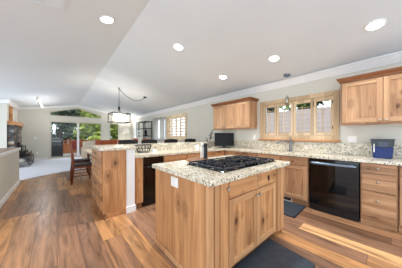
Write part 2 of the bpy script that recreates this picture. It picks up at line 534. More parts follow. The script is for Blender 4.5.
# kitchen window
bm = bmesh.new()
frame_yz(bm, XW - 0.028, XW, 0.625, 2.167, 1.16, 2.072, 0.085)
frame_yz(bm, XW, XW + 0.15, KW[0] - 0.005, KW[1] + 0.005, KW[2] - 0.005, KW[3] + 0.005, 0.012, 0)
kwin = struct('window_1', bm, SHW)
bm = bmesh.new(); box(bm, XW - 0.075, XW, 0.60, 2.19, 1.132, 1.165, 0.006)
tail('sill', bm, SILLW, kwin)
bm = bmesh.new(); box(bm, XW + 0.10, XW + 0.106, KW[0] + 0.01, KW[1] - 0.01, KW[2] + 0.01, KW[3] - 0.01)
tail('glass_pane', bm, GLASS, kwin)
bm = bmesh.new()
for yy in (KW[0] + 0.7, KW[0] + 0.02, KW[1] - 0.02): box(bm, XW + 0.085, XW + 0.12, yy - 0.02, yy + 0.02, KW[2], KW[3])
box(bm, XW + 0.085, XW + 0.12, KW[0], KW[1], KW[2], KW[2] + 0.04); box(bm, XW + 0.085, XW + 0.12, KW[0], KW[1], KW[3] - 0.04, KW[3])
tail('sash', bm, WHITE, kwin)
def shutter(y0, y1, z0, z1, x, st, top, bot, pitch, depth, tilt, label, group, hinge=None, rods=True, SHW=SHW):
    t = thing('shutter_panel', label, 'shutter', (x, (y0 + y1) / 2, z0), 0, group)
    h = z1 - z0; w2 = (y1 - y0) / 2
    bm = bmesh.new()
    box(bm, 0, 0.028, -w2, -w2 + st, 0, h, 0.003); box(bm, 0, 0.028, w2 - st, w2, 0, h, 0.003)
    box(bm, 0, 0.028, -w2 + st, w2 - st, 0, bot, 0.003); box(bm, 0, 0.028, -w2 + st, w2 - st, h - top, h, 0.003)
    obj('shutter_frame', bm, SHW, t)
    zz = bot + pitch * 0.5
    while zz < h - top - pitch * 0.3:
        bm = bmesh.new()
        a = tilt; c, s = math.cos(a) * depth / 2, math.sin(a) * depth / 2
        prism(bm, [(0.014 - c, -w2 + st, zz - s - 0.003), (0.014 + c, -w2 + st, zz + s - 0.003), (0.014 + c, -w2 + st, zz + s + 0.003), (0.014 - c, -w2 + st, zz - s + 0.003)], (0, 2 * (w2 - st), 0))
        obj('louver', bm, SHW, t)
        zz += pitch
    if rods:
        bm = bmesh.new(); box(bm, -depth / 2 - 0.012, -depth / 2, -0.006, 0.006, bot + 0.02, h - top - 0.06)
        obj('tilt_rod', bm, SHW, t)
    if hinge:
        for zq in (0.12, h - 0.14):
            bx('hinge', BLACKM, t, -0.006, 0.0, hinge * (w2 - 0.01) - 0.008, hinge * (w2 - 0.01) + 0.008, zq, zq + 0.06)
    return t
pan = [(1.765, 2.082), (1.405, 1.75), (1.035, 1.39), (0.708, 1.02)]
names = ['leftmost of the four wooden shutters over the sink', 'second shutter from the left over the sink, behind the faucet',
         'third shutter from the left over the sink', 'rightmost of the four shutters over the sink, with dark hinges']
for i, (a, b) in enumerate(pan):
    shutter(a, b, 1.25, 1.985, XW - 0.01, 0.042, 0.07, 0.06, 0.094, 0.064, 0.085, names[i], 'wooden shutters over the sink', -1 if i == 3 else None)

# shutter window further down the wall
bm = bmesh.new(); frame_yz(bm, XW - 0.028, XW, 5.276, 6.842, 1.06, 2.14, 0.085)
frame_yz(bm, XW, XW + 0.15, SW[0] - 0.005, SW[1] + 0.005, SW[2] - 0.005, SW[3] + 0.005, 0.012, 0)
w2 = struct('window_2', bm, SHW2)
bm = bmesh.new(); box(bm, XW + 0.10, XW + 0.106, SW[0], SW[1], SW[2], SW[3]); tail('glass_pane', bm, GLASS, w2)
nm = ['first shutter from the metal shelving, in the window beyond the bar', 'second shutter from the metal shelving, in the window beyond the bar',
      'third shutter from the metal shelving, in the window beyond the bar', 'shutter nearest the kitchen in the window beyond the bar']
for i in range(4):
    y1 = 6.75 - i * 0.345
    shutter(y1 - 0.34, y1, 1.15, 2.05, XW - 0.01, 0.05, 0.09, 0.09, 0.118, 0.085, -0.5, nm[i], 'shutters in the window beyond the bar', rods=False, SHW=SHW2)

# curtained window and far corner window
for nme, q, fr in (('window_3', CW, WHITE), ('window_4', BW, WHITE)):
    bm = bmesh.new(); frame_yz(bm, XW - 0.02, XW + 0.10, q[0] - 0.05, q[1] + 0.05, q[2] - 0.05, q[3] + 0.05, 0.06)
    ws = struct(nme, bm, fr)
    bm = bmesh.new(); box(bm, XW + 0.06, XW + 0.066, q[0], q[1], q[2], q[3]); tail('glass_pane', bm, GLASS, ws)
    if nme == 'window_4':
        bm = bmesh.new(); box(bm, XW + 0.03, XW + 0.06, (q[0] + q[1]) / 2 - 0.025, (q[0] + q[1]) / 2 + 0.025, q[2], q[3]); tail('mullion', bm, WHITE, ws)
def curtain(y0, y1, label):
    bm = bmesh.new()
    n = 24; v = []
    for i in range(n + 1):
        y = y0 + (y1 - y0) * i / n; x = XW - 0.09 + 0.022 * math.sin(i * 1.6)
        v.append((bm.verts.new((x, y, 1.02)), bm.verts.new((x, y, 2.10))))
    for a, b in zip(v, v[1:]): bm.faces.new((a[0], b[0], b[1], a[1]))
    bmesh.ops.solidify(bm, geom=bm.faces[:], thickness=0.006)
    t = thing('curtain', label, 'curtain', (0, 0, 0), 0, 'white curtains on the window wall')
    obj('curtain_panel', bm, CURT, t, True)
    for i in range(6):
        bm = bmesh.new(); box(bm, XW - 0.105, XW - 0.075, y0 + (y1 - y0) * (i + 0.5) / 6 - 0.006, y0 + (y1 - y0) * (i + 0.5) / 6 + 0.006, 2.09, 2.13)
        obj('curtain_ring', bm, NICKEL, t)
curtain(7.55, 8.10, 'white curtain panel beside the metal shelving')
curtain(6.93, 7.40, 'white curtain panel beside the shuttered window beyond the bar')
bm = bmesh.new(); tube(bm, [(XW - 0.09, 6.9, 2.115), (XW - 0.09, 8.15, 2.115)], 0.012)
box(bm, XW - 0.10, XW, 6.95, 6.97, 2.105, 2.125); box(bm, XW - 0.10, XW, 8.08, 8.10, 2.105, 2.125)
tag(obj('curtain_rod', bm, NICKEL), 'thin metal rod holding the white curtains', 'curtain rod')

# sliding glass door, transom, narrow window
bm = bmesh.new()
frame_xz(bm, YF - 0.02, YF + 0.12, SLX0 - 0.05, SLX1 + 0.02, 0.0, SLZ + 0.04, 0.06)
sd = struct('door_1', bm, SLF)
bm = bmesh.new(); box(bm, 0.86, 0.96, YF + 0.03, YF + 0.10, 0.06, SLZ - 0.02, 0.004)
tail('meeting_stile', bm, WHITE, sd)
bm = bmesh.new(); box(bm, SLX0, SLX1, YF + 0.06, YF + 0.066, 0.06, SLZ - 0.02); tail('glass_pane', bm, GLASS, sd)
bm = bmesh.new()
def rim(p, q, t=0.05):
    a = Vector(p); b = Vector(q); d = (b - a).normalized(); nrm = Vector((-d.z, 0, d.x)) * t / 2
    prism(bm, [a + nrm, b + nrm, b - nrm, a - nrm], (0, 0.12, 0))
y = YF - 0.01
rim((TX0, y, TZ0), (TX1, y, TZ0)); rim((TX0, y, TZ0), (TX0, y, tz(TX0))); rim((TX1, y, TZ0), (TX1, y, tz(TX1)))
rim((TX0, y, tz(TX0)), (XR, y, tz(XR))); rim((XR, y, tz(XR)), (TX1, y, tz(TX1)))
tr_ = struct('window_5', bm, SLF)
bm = bmesh.new(); prism(bm, [(TX0, YF + 0.06, TZ0), (TX1, YF + 0.06, TZ0), (TX1, YF + 0.06, tz(TX1)), (XR, YF + 0.06, tz(XR)), (TX0, YF + 0.06, tz(TX0))], (0, 0.006, 0))
tail('glass_pane', bm, GLASS, tr_)
bm = bmesh.new(); frame_xz(bm, YF - 0.02, YF + 0.12, NX0 - 0.04, NX1 + 0.04, NZ0 - 0.04, NZ1 + 0.04, 0.06)
nw = struct('window_6', bm, SLF)
bm = bmesh.new(); box(bm, NX0, NX1, YF + 0.06, YF + 0.066, NZ0, NZ1); tail('glass_pane', bm, GLASS, nw)

# ------------------------------------------------------------------ cabinet builders (local frame: width along x, front at y=0 facing -y)
def knob(parent, x, z, y=-0.02, m=None):
    bm = bmesh.new()
    lathe(bm, [(0.006, 0.0), (0.006, 0.012), (0.015, 0.017), (0.016, 0.024), (0.010, 0.030)], x, y, z, 12, 'Y')
    return obj('knob', bm, m or NICKEL, parent, True)

def door(parent, x0, x1, z0, z1, kn=None, rail=0.062):
    bm = bmesh.new()
    box(bm, x0, x0 + rail, -0.022, 0, z0, z1, 0.003); box(bm, x1 - rail, x1, -0.022, 0, z0, z1, 0.003)
    bm.faces.ensure_lookup_table(); k = len(bm.faces)
    box(bm, x0 + rail - 0.001, x1 - rail + 0.001, -0.021, 0, z0, z0 + rail, 0.003); box(bm, x0 + rail - 0.001, x1 - rail + 0.001, -0.021, 0, z1 - rail, z1, 0.003)
    bm.faces.ensure_lookup_table()
    for f in bm.faces[k:]: f.material_index = 1
    d = obj('door', bm, WFV, parent)
    d.data.materials.append(WFX)
    bx('door_panel', WV, d, x0 + rail - 0.002, x1 - rail + 0.002, -0.010, -0.001, z0 + rail - 0.002, z1 - rail + 0.002)
    if kn: knob(d, kn[0], kn[1])
    return d

def drawer(parent, x0, x1, z0, z1, kn=None, m=None):
    d = bx('drawer', WX, parent, x0, x1, -0.022, 0, z0, z1, bev=0.004)
    for k in (kn or []): knob(d, k[0], k[1], m=m)
    return d

def base_box(t, w_, depth, toe=0.045, toeh=0.095, top=0.872):
    bx('carcass', WV, t, 0, w_, 0, depth, toeh, top, bev=0.002)
    bx('toe_kick', WX, t, 0.002, w_ - 0.002, toe, depth - 0.01, 0, toeh)

R90 = -PI / 2
# right drawer unit
WV, WX, WFV, WFX = COOL_LIT
XC = 3.282     # carcass front of the window-wall run
t = thing('drawer_cabinet', 'alder base cabinet of three drawers right of the black dishwasher', 'cabinet', (XC, 0.300, 0), R90)
base_box(t, 0.345, 0.565, toe=0.012)
drawer(t, 0.012, 0.333, 0.735, 0.862, [(0.172, 0.80)])
drawer(t, 0.012, 0.333, 0.488, 0.727, [(0.172, 0.62)])
drawer(t, 0.012, 0.333, 0.115, 0.480, [(0.172, 0.36)])
t = thing('base_cabinet', 'alder base cabinet at the right edge beyond the three-drawer unit', 'cabinet', (XC + 0.015, -0.050, 0), R90)
base_box(t, 0.48, 0.55)
drawer(t, 0.012, 0.468, 0.735, 0.862, [(0.24, 0.80)]); door(t, 0.012, 0.468, 0.115, 0.725, (0.06, 0.66))

# dishwasher
t = thing('dishwasher', 'glossy black dishwasher under the granite counter', 'dishwasher', (3.265, 0.935, 0), R90)
bx('tub', BLACKM, t, 0.004, 0.622, 0.03, 0.57, 0.02, 0.865)
bm = bmesh.new()
n = 14; fr = []
for i in range(n + 1):
    x = 0.006 + 0.614 * i / n; b = -0.018 * (1 - (2 * i / n - 1) ** 2)
    fr.append((x, b))
prism(bm, [(x, b, 0.115) for x, b in fr] + [(0.62, 0.03, 0.115), (0.006, 0.03, 0.115)], (0, 0, 0.665))
obj('door', bm, BLACKG, t)
bm = bmesh.new(); prism(bm, [(x, b, 0.785) for x, b in fr] + [(0.62, 0.03, 0.785), (0.006, 0.03, 0.785)], (0, 0, 0.075))
obj('control_panel', bm, BLACKG, t)
bm = bmesh.new()
tube(bm, [(0.03 + 0.565 * i / 12, -0.035 - 0.022 * (1 - (2 * i / 12 - 1) ** 2), 0.795) for i in range(13)], 0.022, 8)
box(bm, 0.03, 0.06, -0.04, 0.0, 0.782, 0.808); box(bm, 0.565, 0.595, -0.04, 0.0, 0.782, 0.808)
obj('handle', bm, HANDLEM, t, True)
bx('kick_plate', BLACKM, t, 0.006, 0.62, 0.012, 0.04, 0.0, 0.11)

# sink run
t = thing('sink_cabinet', 'alder base cabinet left of the black dishwasher with a floor vent in its toe kick', 'cabinet', (XC, 1.405, 0), R90)
base_box(t, 0.455, 0.565)
dr = drawer(t, 0.012, 0.443, 0.725, 0.862, None)
bx('latch', BLACKM, dr, 0.195, 0.225, -0.030, -0.022, 0.765, 0.790, bev=0.003)
door(t, 0.012, 0.443, 0.115, 0.715, (0.06, 0.65))
bm = bmesh.new(); frame_xz(bm, 0.036, 0.046, 0.008, 0.175, 0.004, 0.088, 0.014, 0)
vf = obj('vent_grille', bm, PLATE, t)
bm = bmesh.new()
for i in range(5): box(bm, 0.022, 0.161, 0.039, 0.046, 0.022 + i * 0.012, 0.030 + i * 0.012)
obj('grille_slat', bm, BLACKM, vf)
t = thing('sink_cabinet', 'alder base cabinet under the sink, mostly hidden by the island', 'cabinet', (XC, 1.905, 0), R90)
base_box(t, 0.495, 0.565)
drawer(t, 0.012, 0.483, 0.725, 0.862); door(t, 0.012, 0.245, 0.115, 0.715, (0.215, 0.65)); door(t, 0.251, 0.483, 0.115, 0.715, (0.28, 0.65))
t = thing('base_cabinet', 'alder base cabinet between the sink and the corner, under the wall cabinet', 'cabinet', (XC, 2.515, 0), R90)
base_box(t, 0.605, 0.565)
drawer(t, 0.012, 0.593, 0.725, 0.862, [(0.30, 0.80)]); door(t, 0.012, 0.30, 0.115, 0.715, (0.265, 0.65)); door(t, 0.306, 0.593, 0.115, 0.715, (0.34, 0.65))
t = thing('corner_cabinet', 'alder corner base cabinet below the black television', 'cabinet', (XC, 3.43, 0), R90)
base_box(t, 0.91, 0.565)
drawer(t, 0.62, 0.90, 0.725, 0.862); door(t, 0.62, 0.90, 0.115, 0.715)
# bar run, facing the camera
WV, WX, WFV, WFX = WARM
YC = 2.852
for (a, b, lab) in ((1.533, 2.062, 'alder drawer cabinet right of the narrow black appliance'), (2.066, 2.62, 'alder drawer cabinet in the middle of the bar run, behind the island'), (2.624, 3.262, 'alder drawer cabinet at the corner end of the bar run')):
    t = thing('base_cabinet', lab, 'cabinet', (a, YC, 0), 0)
    wd = b - a
    base_box(t, wd, 0.57)
    drawer(t, 0.012, wd - 0.012, 0.735, 0.862, [(wd * 0.5, 0.80)])
    door(t, 0.012, wd / 2 - 0.003, 0.115, 0.725, (wd / 2 - 0.035, 0.66)); door(t, wd / 2 + 0.003, wd - 0.012, 0.115, 0.725, (wd / 2 + 0.035, 0.66))
t = thing('filler_panel', 'narrow alder panel between the white post and the black appliance', 'cabinet panel', (0.994, YC, 0))
bx('stile', WV, t, 0, 0.133, -0.02, 0.55, 0.095, 0.872, bev=0.002)
bx('toe_kick', WX, t, 0, 0.133, 0.04, 0.5, 0, 0.095)
t = thing('undercounter_appliance', 'narrow black built-in appliance at the end of the bar run', 'appliance', (1.132, YC, 0))
bx('body', BLACKM, t, 0, 0.394, 0.0, 0.56, 0.03, 0.868)
bx('drawer_front', BLACKG, t, 0.004, 0.39, -0.025, 0.0, 0.12, 0.72, bev=0.004)
bx('control_panel', BLACKG, t, 0.004, 0.39, -0.02, 0.0, 0.725, 0.866, bev=0.004)
bm = bmesh.new(); tube(bm, [(0.05, -0.055, 0.70), (0.344, -0.055, 0.70)], 0.010); box(bm, 0.05, 0.065, -0.055, -0.02, 0.692, 0.708); box(bm, 0.33, 0.344, -0.055, -0.02, 0.692, 0.708)
obj('handle', bm, STEELD, t)
bx('kick_plate', BLACKM, t, 0.004, 0.39, 0.04, 0.06, 0, 0.11)

# peninsula drawer cabinet (drawers face the dining room side)
t = thing('drawer_cabinet', 'tall alder drawer cabinet at the end of the bar with a knotty side panel', 'cabinet', (0.512, 3.70, 0), R90)
bx('carcass', WV, t, 0, 0.885, 0, 0.325, 0.10, 1.018, bev=0.002)
bx('toe_kick', WX, t, 0.01, 0.885, 0.045, 0.325, 0, 0.10)
bx('side_panel', WV, t, 0.885, 0.905, -0.002, 0.328, 0.085, 1.02, bev=0.002)
bx('base_trim', WX, t, 0.885, 0.897, 0.045, 0.328, 0, 0.083)
zz = [0.12, 0.34, 0.52, 0.70, 0.86, 1.01]
for a, b in zip(zz, zz[1:]):
    d = drawer(t, 0.012, 0.873, a + 0.004, b - 0.004, [(0.44, (a + b) / 2 + 0.02)])

# bar top (raised), L-shaped
bm = bmesh.new()
prism(bm, [(0.455, 2.775, 1.022), (1.005, 2.775, 1.022), (1.005, 3.405, 1.022), (XW - 0.003, 3.405, 1.022), (XW - 0.003, 3.76, 1.022), (0.455, 3.76, 1.022)], (0, 0, 0.045))
bmesh.ops.bevel(bm, geom=bm.edges[:], offset=0.006, segments=2, affect='EDGES')
tag(obj('bar_counter', bm, GRAN), 'raised granite bar top over the knotty drawer cabinet and white post', 'bar top')

# worktop with sink hole
SX0, SX1, SY0, SY1 = 3.345, 3.71, 1.06, 1.95
t = thing('worktop', 'speckled granite worktop running under the window and along the bar', 'worktop')
bm = bmesh.new()
Z0, Z1 = 0.874, 0.914
box(bm, 0.978, XW - 0.002, 2.79, 3.438, Z0, Z1)
box(bm, 3.225, SX0, -0.53, 2.79, Z0, Z1); box(bm, SX1, XW - 0.002, -0.53, 2.79, Z0, Z1)
box(bm, SX0, SX1, -0.53, SY0, Z0, Z1); box(bm, SX0, SX1, SY1, 2.79, Z0, Z1)
obj('slab', bm, GRAN, t)
bm = bmesh.new(); box(bm, XW - 0.024, XW - 0.001, -0.53, 3.40, Z1, 1.118, 0.002)
tag(obj('backsplash', bm, GRAN), 'granite backsplash strip below the kitchen window', 'backsplash', 'granite backsplashes')
bm = bmesh.new(); box(bm, 0.978, XW - 0.026, 3.416, 3.439, Z1, 1.021)
tag(obj('backsplash', bm, GRAN), 'granite backsplash under the raised bar behind the wire basket', 'backsplash', 'granite backsplashes')

t = thing('sink', 'pale undermount sink in the granite worktop below the window', 'sink')
bm = bmesh.new()
for (a, b) in ((SY0 - 0.01, 1.495), (1.515, SY1 + 0.01)):
    frame = 0.02
    box(bm, SX0 - 0.01, SX1 + 0.01, a, b, 0.695, 0.71)
    box(bm, SX0 - 0.01, SX0 + 0.006, a, b, 0.71, 0.873); box(bm, SX1 - 0.006, SX1 + 0.01, a, b, 0.71, 0.873)
    box(bm, SX0, SX1, a, a + 0.016, 0.71, 0.873); box(bm, SX0, SX1, b - 0.016, b, 0.71, 0.873)
box(bm, SX0 - 0.01, SX1 + 0.01, 1.495, 1.515, 0.695, 0.86)
obj('basin', bm, SINKM, t)
bm = bmesh.new()
for yy in (1.28, 1.73): lathe(bm, [(0.04, 0.0), (0.04, 0.004)], 3.53, yy, 0.711, 16)
obj('drain', bm, STEELD, t)
# faucet
t = thing('faucet', 'dark steel pull-out faucet behind the sink', 'faucet', (3.765, 1.42, 0.914))
FM = plain('faucet_steel', (132, 130, 130), 0.3, 0.85)
bm = bmesh.new(); lathe(bm, [(0.036, 0), (0.036, 0.012), (0.028, 0.03), (0.026, 0.20), (0.029, 0.235), (0.020, 0.25)]); obj('body', bm, FM, t, True)
bm = bmesh.new(); tube(bm, [(0, 0, 0.19), (-0.05, 0.055, 0.222), (-0.12, 0.13, 0.222), (-0.18, 0.19, 0.20), (-0.20, 0.21, 0.165)], [0.018, 0.018, 0.018, 0.021, 0.02], 10); obj('spout', bm, FM, t, True)
bm = bmesh.new(); tube(bm, [(0, 0, 0.24), (0.0, -0.005, 0.28), (-0.03, 0.035, 0.305)], [0.013, 0.011, 0.008], 8); obj('lever', bm, FM, t, True)

# ------------------------------------------------------------------ wall cabinets
WV, WX, WFV, WFX = COOL_LIT
def wall_cab(label, y_left, width, doors, loc_x=3.522, z0=1.43, z1=2.115, side=False):
    t = thing('wall_cabinet', label, 'cabinet', (loc_x, y_left, 0), R90, 'alder wall cabinets')
    d = XW - loc_x - 0.002
    bx('carcass', WV, t, 0, width, 0, d, z0, z1, bev=0.002)
    for (a, b, kn) in doors:
        door(t, a, b, z0 + 0.018, z1 - 0.03, kn)
    bm = bmesh.new()
    prof = [(0.0, 0.0), (0.012, 0.0), (0.012, 0.012), (0.03, 0.03), (0.045, 0.05), (0.05, 0.066), (0.0, 0.066)]
    def ring(o, zz): return [(-o, d, zz), (-o, -o - 0.022, zz), (width + o, -o - 0.022, zz), (width + o, d, zz)]
    rings = [[bm.verts.new(p) for p in ring(o, z1 - 0.012 + h)] for o, h in prof[1:-1]]
    for a, b in zip(rings, rings[1:]):
        for k in range(4):
            bm.faces.new((a[k], a[(k + 1) % 4], b[(k + 1) % 4], b[k]))
    bm.faces.new(rings[-1]); bm.faces.new(list(reversed(rings[0])))
    bmesh.ops.recalc_face_normals(bm, faces=bm.faces[:])
    obj('crown_moulding', bm, TRIMX, t)
    bx('light_rail', WX, t, 0.005, width - 0.005, 0.0, 0.02, z0 - 0.02, z0)
    return t
wall_cab('alder wall cabinet with three narrow doors above the television', 3.50, 1.25,
         [(0.03, 0.43, (0.40, 1.49)), (0.436, 0.83, (0.47, 1.49)), (0.836, 1.235, (0.87, 1.49))])
wall_cab('alder wall cabinet with two wide knotty doors right of the window', 0.556, 0.94,
         [(0.018, 0.466, (0.44, 1.475)), (0.474, 0.922, (0.50, 1.475))])

# ------------------------------------------------------------------ island
WV, WX, WFV, WFX = WARM
IX, IY = 0.885, 0.952
t = thing('kitchen_island', 'knotty alder kitchen island with two doors and a white outlet plate', 'island', (IX, IY, 0))
IWd, IDp = 1.345, 0.87
bx('carcass', WV, t, 0.01, IWd - 0.01, 0.0, IDp, 0.09, 0.868)
bx('toe_kick', WX, t, 0.03, IWd - 0.03, 0.05, IDp - 0.02, 0, 0.09)
bx('side_panel', WV, t, -0.012, 0.01, 0.0, IDp, 0.0, 0.868, bev=0.002)
bx('side_panel', WV, t, IWd - 0.01, IWd + 0.006, 0.0, IDp, 0.0, 0.868, bev=0.002)
bx('back_panel', WV, t, 0.0, IWd, IDp, IDp + 0.012, 0.0, 0.868)
bm = bmesh.new(); box(bm, -0.028, -0.012, -0.02, IDp, 0, 0.055, 0.004); obj('base_trim', bm, WFV, t)
bm = bmesh.new()
for (a, b, f) in ((-0.012, 0.058, -0.022), (0.058, 0.072, -0.008), (0.072, 0.128, -0.020)):
    box(bm, a, b, f, 0.0, 0.0 if f < -0.01 else 0.09, 0.868, 0.003)
obj('corner_post', bm, WFV, t)
d = bx('pull_out', WV, t, 0.134, 0.240, -0.022, 0, 0.085, 0.850, bev=0.003); knob(d, 0.222, 0.79)
dr = drawer(t, 0.254, 0.706, 0.695, 0.850); dr2 = drawer(t, 0.712, 1.128, 0.695, 0.850)
bm = bmesh.new(); box(bm, 0.925, 0.965, -0.028, -0.022, 0.735, 0.795, 0.003); obj('socket', bm, BLACKG, dr2)
door(t, 0.254, 0.706, 0.085, 0.682, (0.676, 0.632)); door(t, 0.712, 1.128, 0.085, 0.682, (0.742, 0.632))
bm = bmesh.new()
for (a, b, f) in ((1.134, 1.166, -0.012), (1.166, 1.18, -0.004), (1.18, 1.25, -0.022), (1.25, 1.262, -0.006), (1.262, 1.351, -0.022)):
    box(bm, a, b, f, 0.0, 0.05, 0.868, 0.002)
obj('corner_post', bm, WFV, t)
bm = bmesh.new()
box(bm, -0.018, -0.012, 0.385, 0.512, 0.745, 0.842, 0.002)
pl = obj('outlet_plate', bm, PLATE, t)
bm = bmesh.new(); box(bm, -0.0205, -0.018, 0.405, 0.437, 0.765, 0.822); box(bm, -0.0205, -0.018, 0.46, 0.492, 0.765, 0.822); obj('rocker', bm, WHITE, pl)
# island slab
bm = bmesh.new(); box(bm, 0.848, 2.268, 0.868, 1.862, 0.869, 0.914, 0.007, 2)
tag(obj('island_counter', bm, GRAN), 'speckled granite slab topping the island', 'worktop')

# cooktop
CX0, CX1, CY0, CY1 = 1.13, 2.15, 0.990, 1.555
t = thing('cooktop', 'black gas cooktop with iron grates set in the island', 'cooktop', (0, 0, 0.914))
bx('glass_plate', BLACKG, t, CX0, CX1, CY0, CY1, 0, 0.010, bev=0.004)
bm3 = [(CX0 + 0.02 + i * 0.328, CX0 + 0.02 + i * 0.328 + 0.322) for i in range(3)]
def bar(bm, p, q, wd=0.012, ht=0.014):
    p, q = Vector(p), Vector(q); d_ = (q - p).normalized(); s = Vector((-d_.y, d_.x, 0)).normalized() * wd / 2 if abs(d_.z) < 0.99 else Vector((wd / 2, 0, 0))
    prism(bm, [p + s, p - s, p - s + Vector((0, 0, ht)), p + s + Vector((0, 0, ht))], q - p)
for i, (a, b) in enumerate(bm3):
    bm = bmesh.new()
    y0, y1 = CY0 + (0.02 if i != 1 else 0.09), CY1 - 0.02
    zt = 0.020
    for p, q in (((a, y0), (b, y0)), ((a, y1), (b, y1)), ((a, y0), (a, y1)), ((b, y0), (b, y1)), ((a, (y0 + y1) / 2), (b, (y0 + y1) / 2))):
        bar(bm, (p[0], p[1], zt), (q[0], q[1], zt))
    cs = [((a + b) / 2, y0 + (y1 - y0) * f) for f in ((0.25, 0.75) if i != 1 else (0.5,))]
    for cx, cy in cs:
        for k in range(8):
            an = k * PI / 4 + PI / 8
            bar(bm, (cx + 0.035 * math.cos(an), cy + 0.035 * math.sin(an), zt + 0.004), (cx + 0.118 * math.cos(an), cy + 0.118 * math.sin(an), zt + 0.004), 0.011, 0.016)
    for fx in (a + 0.006, b - 0.006):
        for fy in (y0 + 0.006, y1 - 0.006):
            box(bm, fx - 0.007, fx + 0.007, fy - 0.007, fy + 0.007, 0.010, zt + 0.014)
    obj('grate', bm, IRON, t)
    for cx, cy in cs:
        bm = bmesh.new(); lathe(bm, [(0.052, 0.009), (0.050, 0.014), (0.038, 0.016), (0.040, 0.022), (0.026, 0.025)], cx, cy, 0, 18)
        obj('burner', bm, IRON, t, True)
for k in range(5):
    bm = bmesh.new(); lathe(bm, [(0.020, 0.010), (0.019, 0.022), (0.016, 0.034), (0.012, 0.036)], CX0 + 0.36 + k * 0.068, CY0 + 0.045, 0, 14); obj('knob', bm, BLACKM, t, True)

# cutting board with mills
bm = bmesh.new(); lathe(bm, [(0.148, 0.0), (0.153, 0.004), (0.153, 0.014), (0.148, 0.018)], 1.445, 1.735, 0.9142, 36)
tag(obj('cutting_board', bm, BOARDW), 'round brown wooden board behind the cooktop', 'cutting board')
def mill(x, y, m, name, label, h):
    t = thing(name, label, 'mill', (x, y, 0.9322))
    bm = bmesh.new(); lathe(bm, [(0.029, 0), (0.029, 0.008), (0.026, 0.03), (0.025, h * 0.62), (0.027, h * 0.70)], n=18); obj('body', bm, m, t, True)
    bm = bmesh.new(); lathe(bm, [(0.022, h * 0.70), (0.027, h * 0.73), (0.027, h * 0.90), (0.020, h * 0.95)], n=18); obj('head', bm, m, t, True)
    bm = bmesh.new(); lathe(bm, [(0.007, h * 0.95), (0.009, h * 0.97), (0.007, h)], n=12); obj('knob', bm, NICKEL, t, True)
mill(1.560, 1.770, PLATE, 'salt_mill', 'tall white salt mill standing on the round board', 0.215)
mill(1.545, 1.685, BLACKM, 'pepper_mill', 'black pepper mill beside the white mill on the round board', 0.225)

# ------------------------------------------------------------------ on the worktop
# black television in the corner
t = thing('television', 'small black television on a foot in the counter corner', 'television', (3.50, 3.05, 0.914), -0.52)
bm = bmesh.new(); box(bm, -0.275, 0.275, -0.012, 0.03, 0.045, 0.410, 0.006); box(bm, -0.18, 0.18, 0.03, 0.055, 0.10, 0.34, 0.01); obj('case', bm, BLACKM, t)
bx('screen', plain('tv_screen', (9, 9, 10), 0.35, var=0.02, spec=0.2), t, -0.262, 0.262, -0.0145, -0.012, 0.066, 0.398)
bm = bmesh.new(); box(bm, -0.035, 0.035, 0.0, 0.03, 0.012, 0.09); box(bm, -0.14, 0.14, -0.07, 0.09, 0.0, 0.014, 0.004); obj('stand', bm, BLACKM, t)

# blue appliance with black top
t = thing('blue_canister', 'blue tapered plastic canister with a black lid on the counter', 'canister', (3.66, 0.215, 0.914), R90)
def taper(bm, w0, w1, d0, d1, z0, z1, bev=0.012):
    vs_ = []
    for wq, dq, z in ((w0, d0, z0), (w1, d1, z1)):
        vs_.append([bm.verts.new((sx * wq / 2 + 0.12, sy * dq / 2, z)) for sx, sy in ((-1, -1), (1, -1), (1, 1), (-1, 1))])
    a, b = vs_
    bm.faces.new(list(reversed(a))); bm.faces.new(b)
    for k in range(4): bm.faces.new((a[k], a[(k + 1) % 4], b[(k + 1) % 4], b[k]))
    bmesh.ops.bevel(bm, geom=bm.edges[:], offset=bev, segments=2, affect='EDGES')
bm = bmesh.new(); taper(bm, 0.190, 0.222, 0.16, 0.19, 0, 0.175); obj('tub', bm, BLUEP, t)
bm = bmesh.new(); taper(bm, 0.224, 0.236, 0.192, 0.2, 0.175, 0.265, 0.006); obj('collar', bm, BLACKG, t)
bm = bmesh.new(); taper(bm, 0.252, 0.252, 0.21, 0.21, 0.265, 0.285, 0.006); obj('lid', bm, BLACKG, t)
bx('control_panel', STEELD, t, 0.075, 0.175, -0.106, -0.095, 0.165, 0.25, bev=0.004)
bx('level_gauge', PLATE, t, 0.030, 0.042, -0.106, -0.090, 0.09, 0.21, bev=0.003)

# twig ornament in the corner
t = thing('twig_vase', 'dark leafy twigs in a small vase left of the television', 'vase', (3.22, 3.34, 0.914))
bm = bmesh.new(); lathe(bm, [(0.035, 0), (0.045, 0.03), (0.042, 0.08), (0.022, 0.12), (0.026, 0.14)], n=16); obj('vase', bm, SOIL, t, True)
for k, (dx, dy, h) in enumerate(((-0.12, 0.0, 0.26), (0.03, -0.02, 0.42), (0.10, 0.0, 0.48))):
    bm = bmesh.new(); tube(bm, [(0, 0, 0.12), (dx * 0.4, dy * 0.4, h * 0.6), (dx, dy, h)], 0.004, 6)
    st = obj('twig', bm, STEMG, t)
    bm = bmesh.new()
    for q in range(5):
        f = 0.55 + q * 0.11; c = Vector((dx * f, dy * f, h * f))
        m_ = Matrix.Translation(c + Vector((random.uniform(-0.03, 0.03), random.uniform(-0.02, 0.02), 0.01))) @ Matrix.Rotation(random.uniform(0, 6), 4, 'Z') @ Matrix.Rotation(0.6, 4, 'X') @ Matrix.Diagonal((0.042, 0.020, 0.012, 1))
        bmesh.ops.create_icosphere(bm, subdivisions=1, radius=1.0, matrix=m_)
    obj('leaf', bm, STEMG, st)

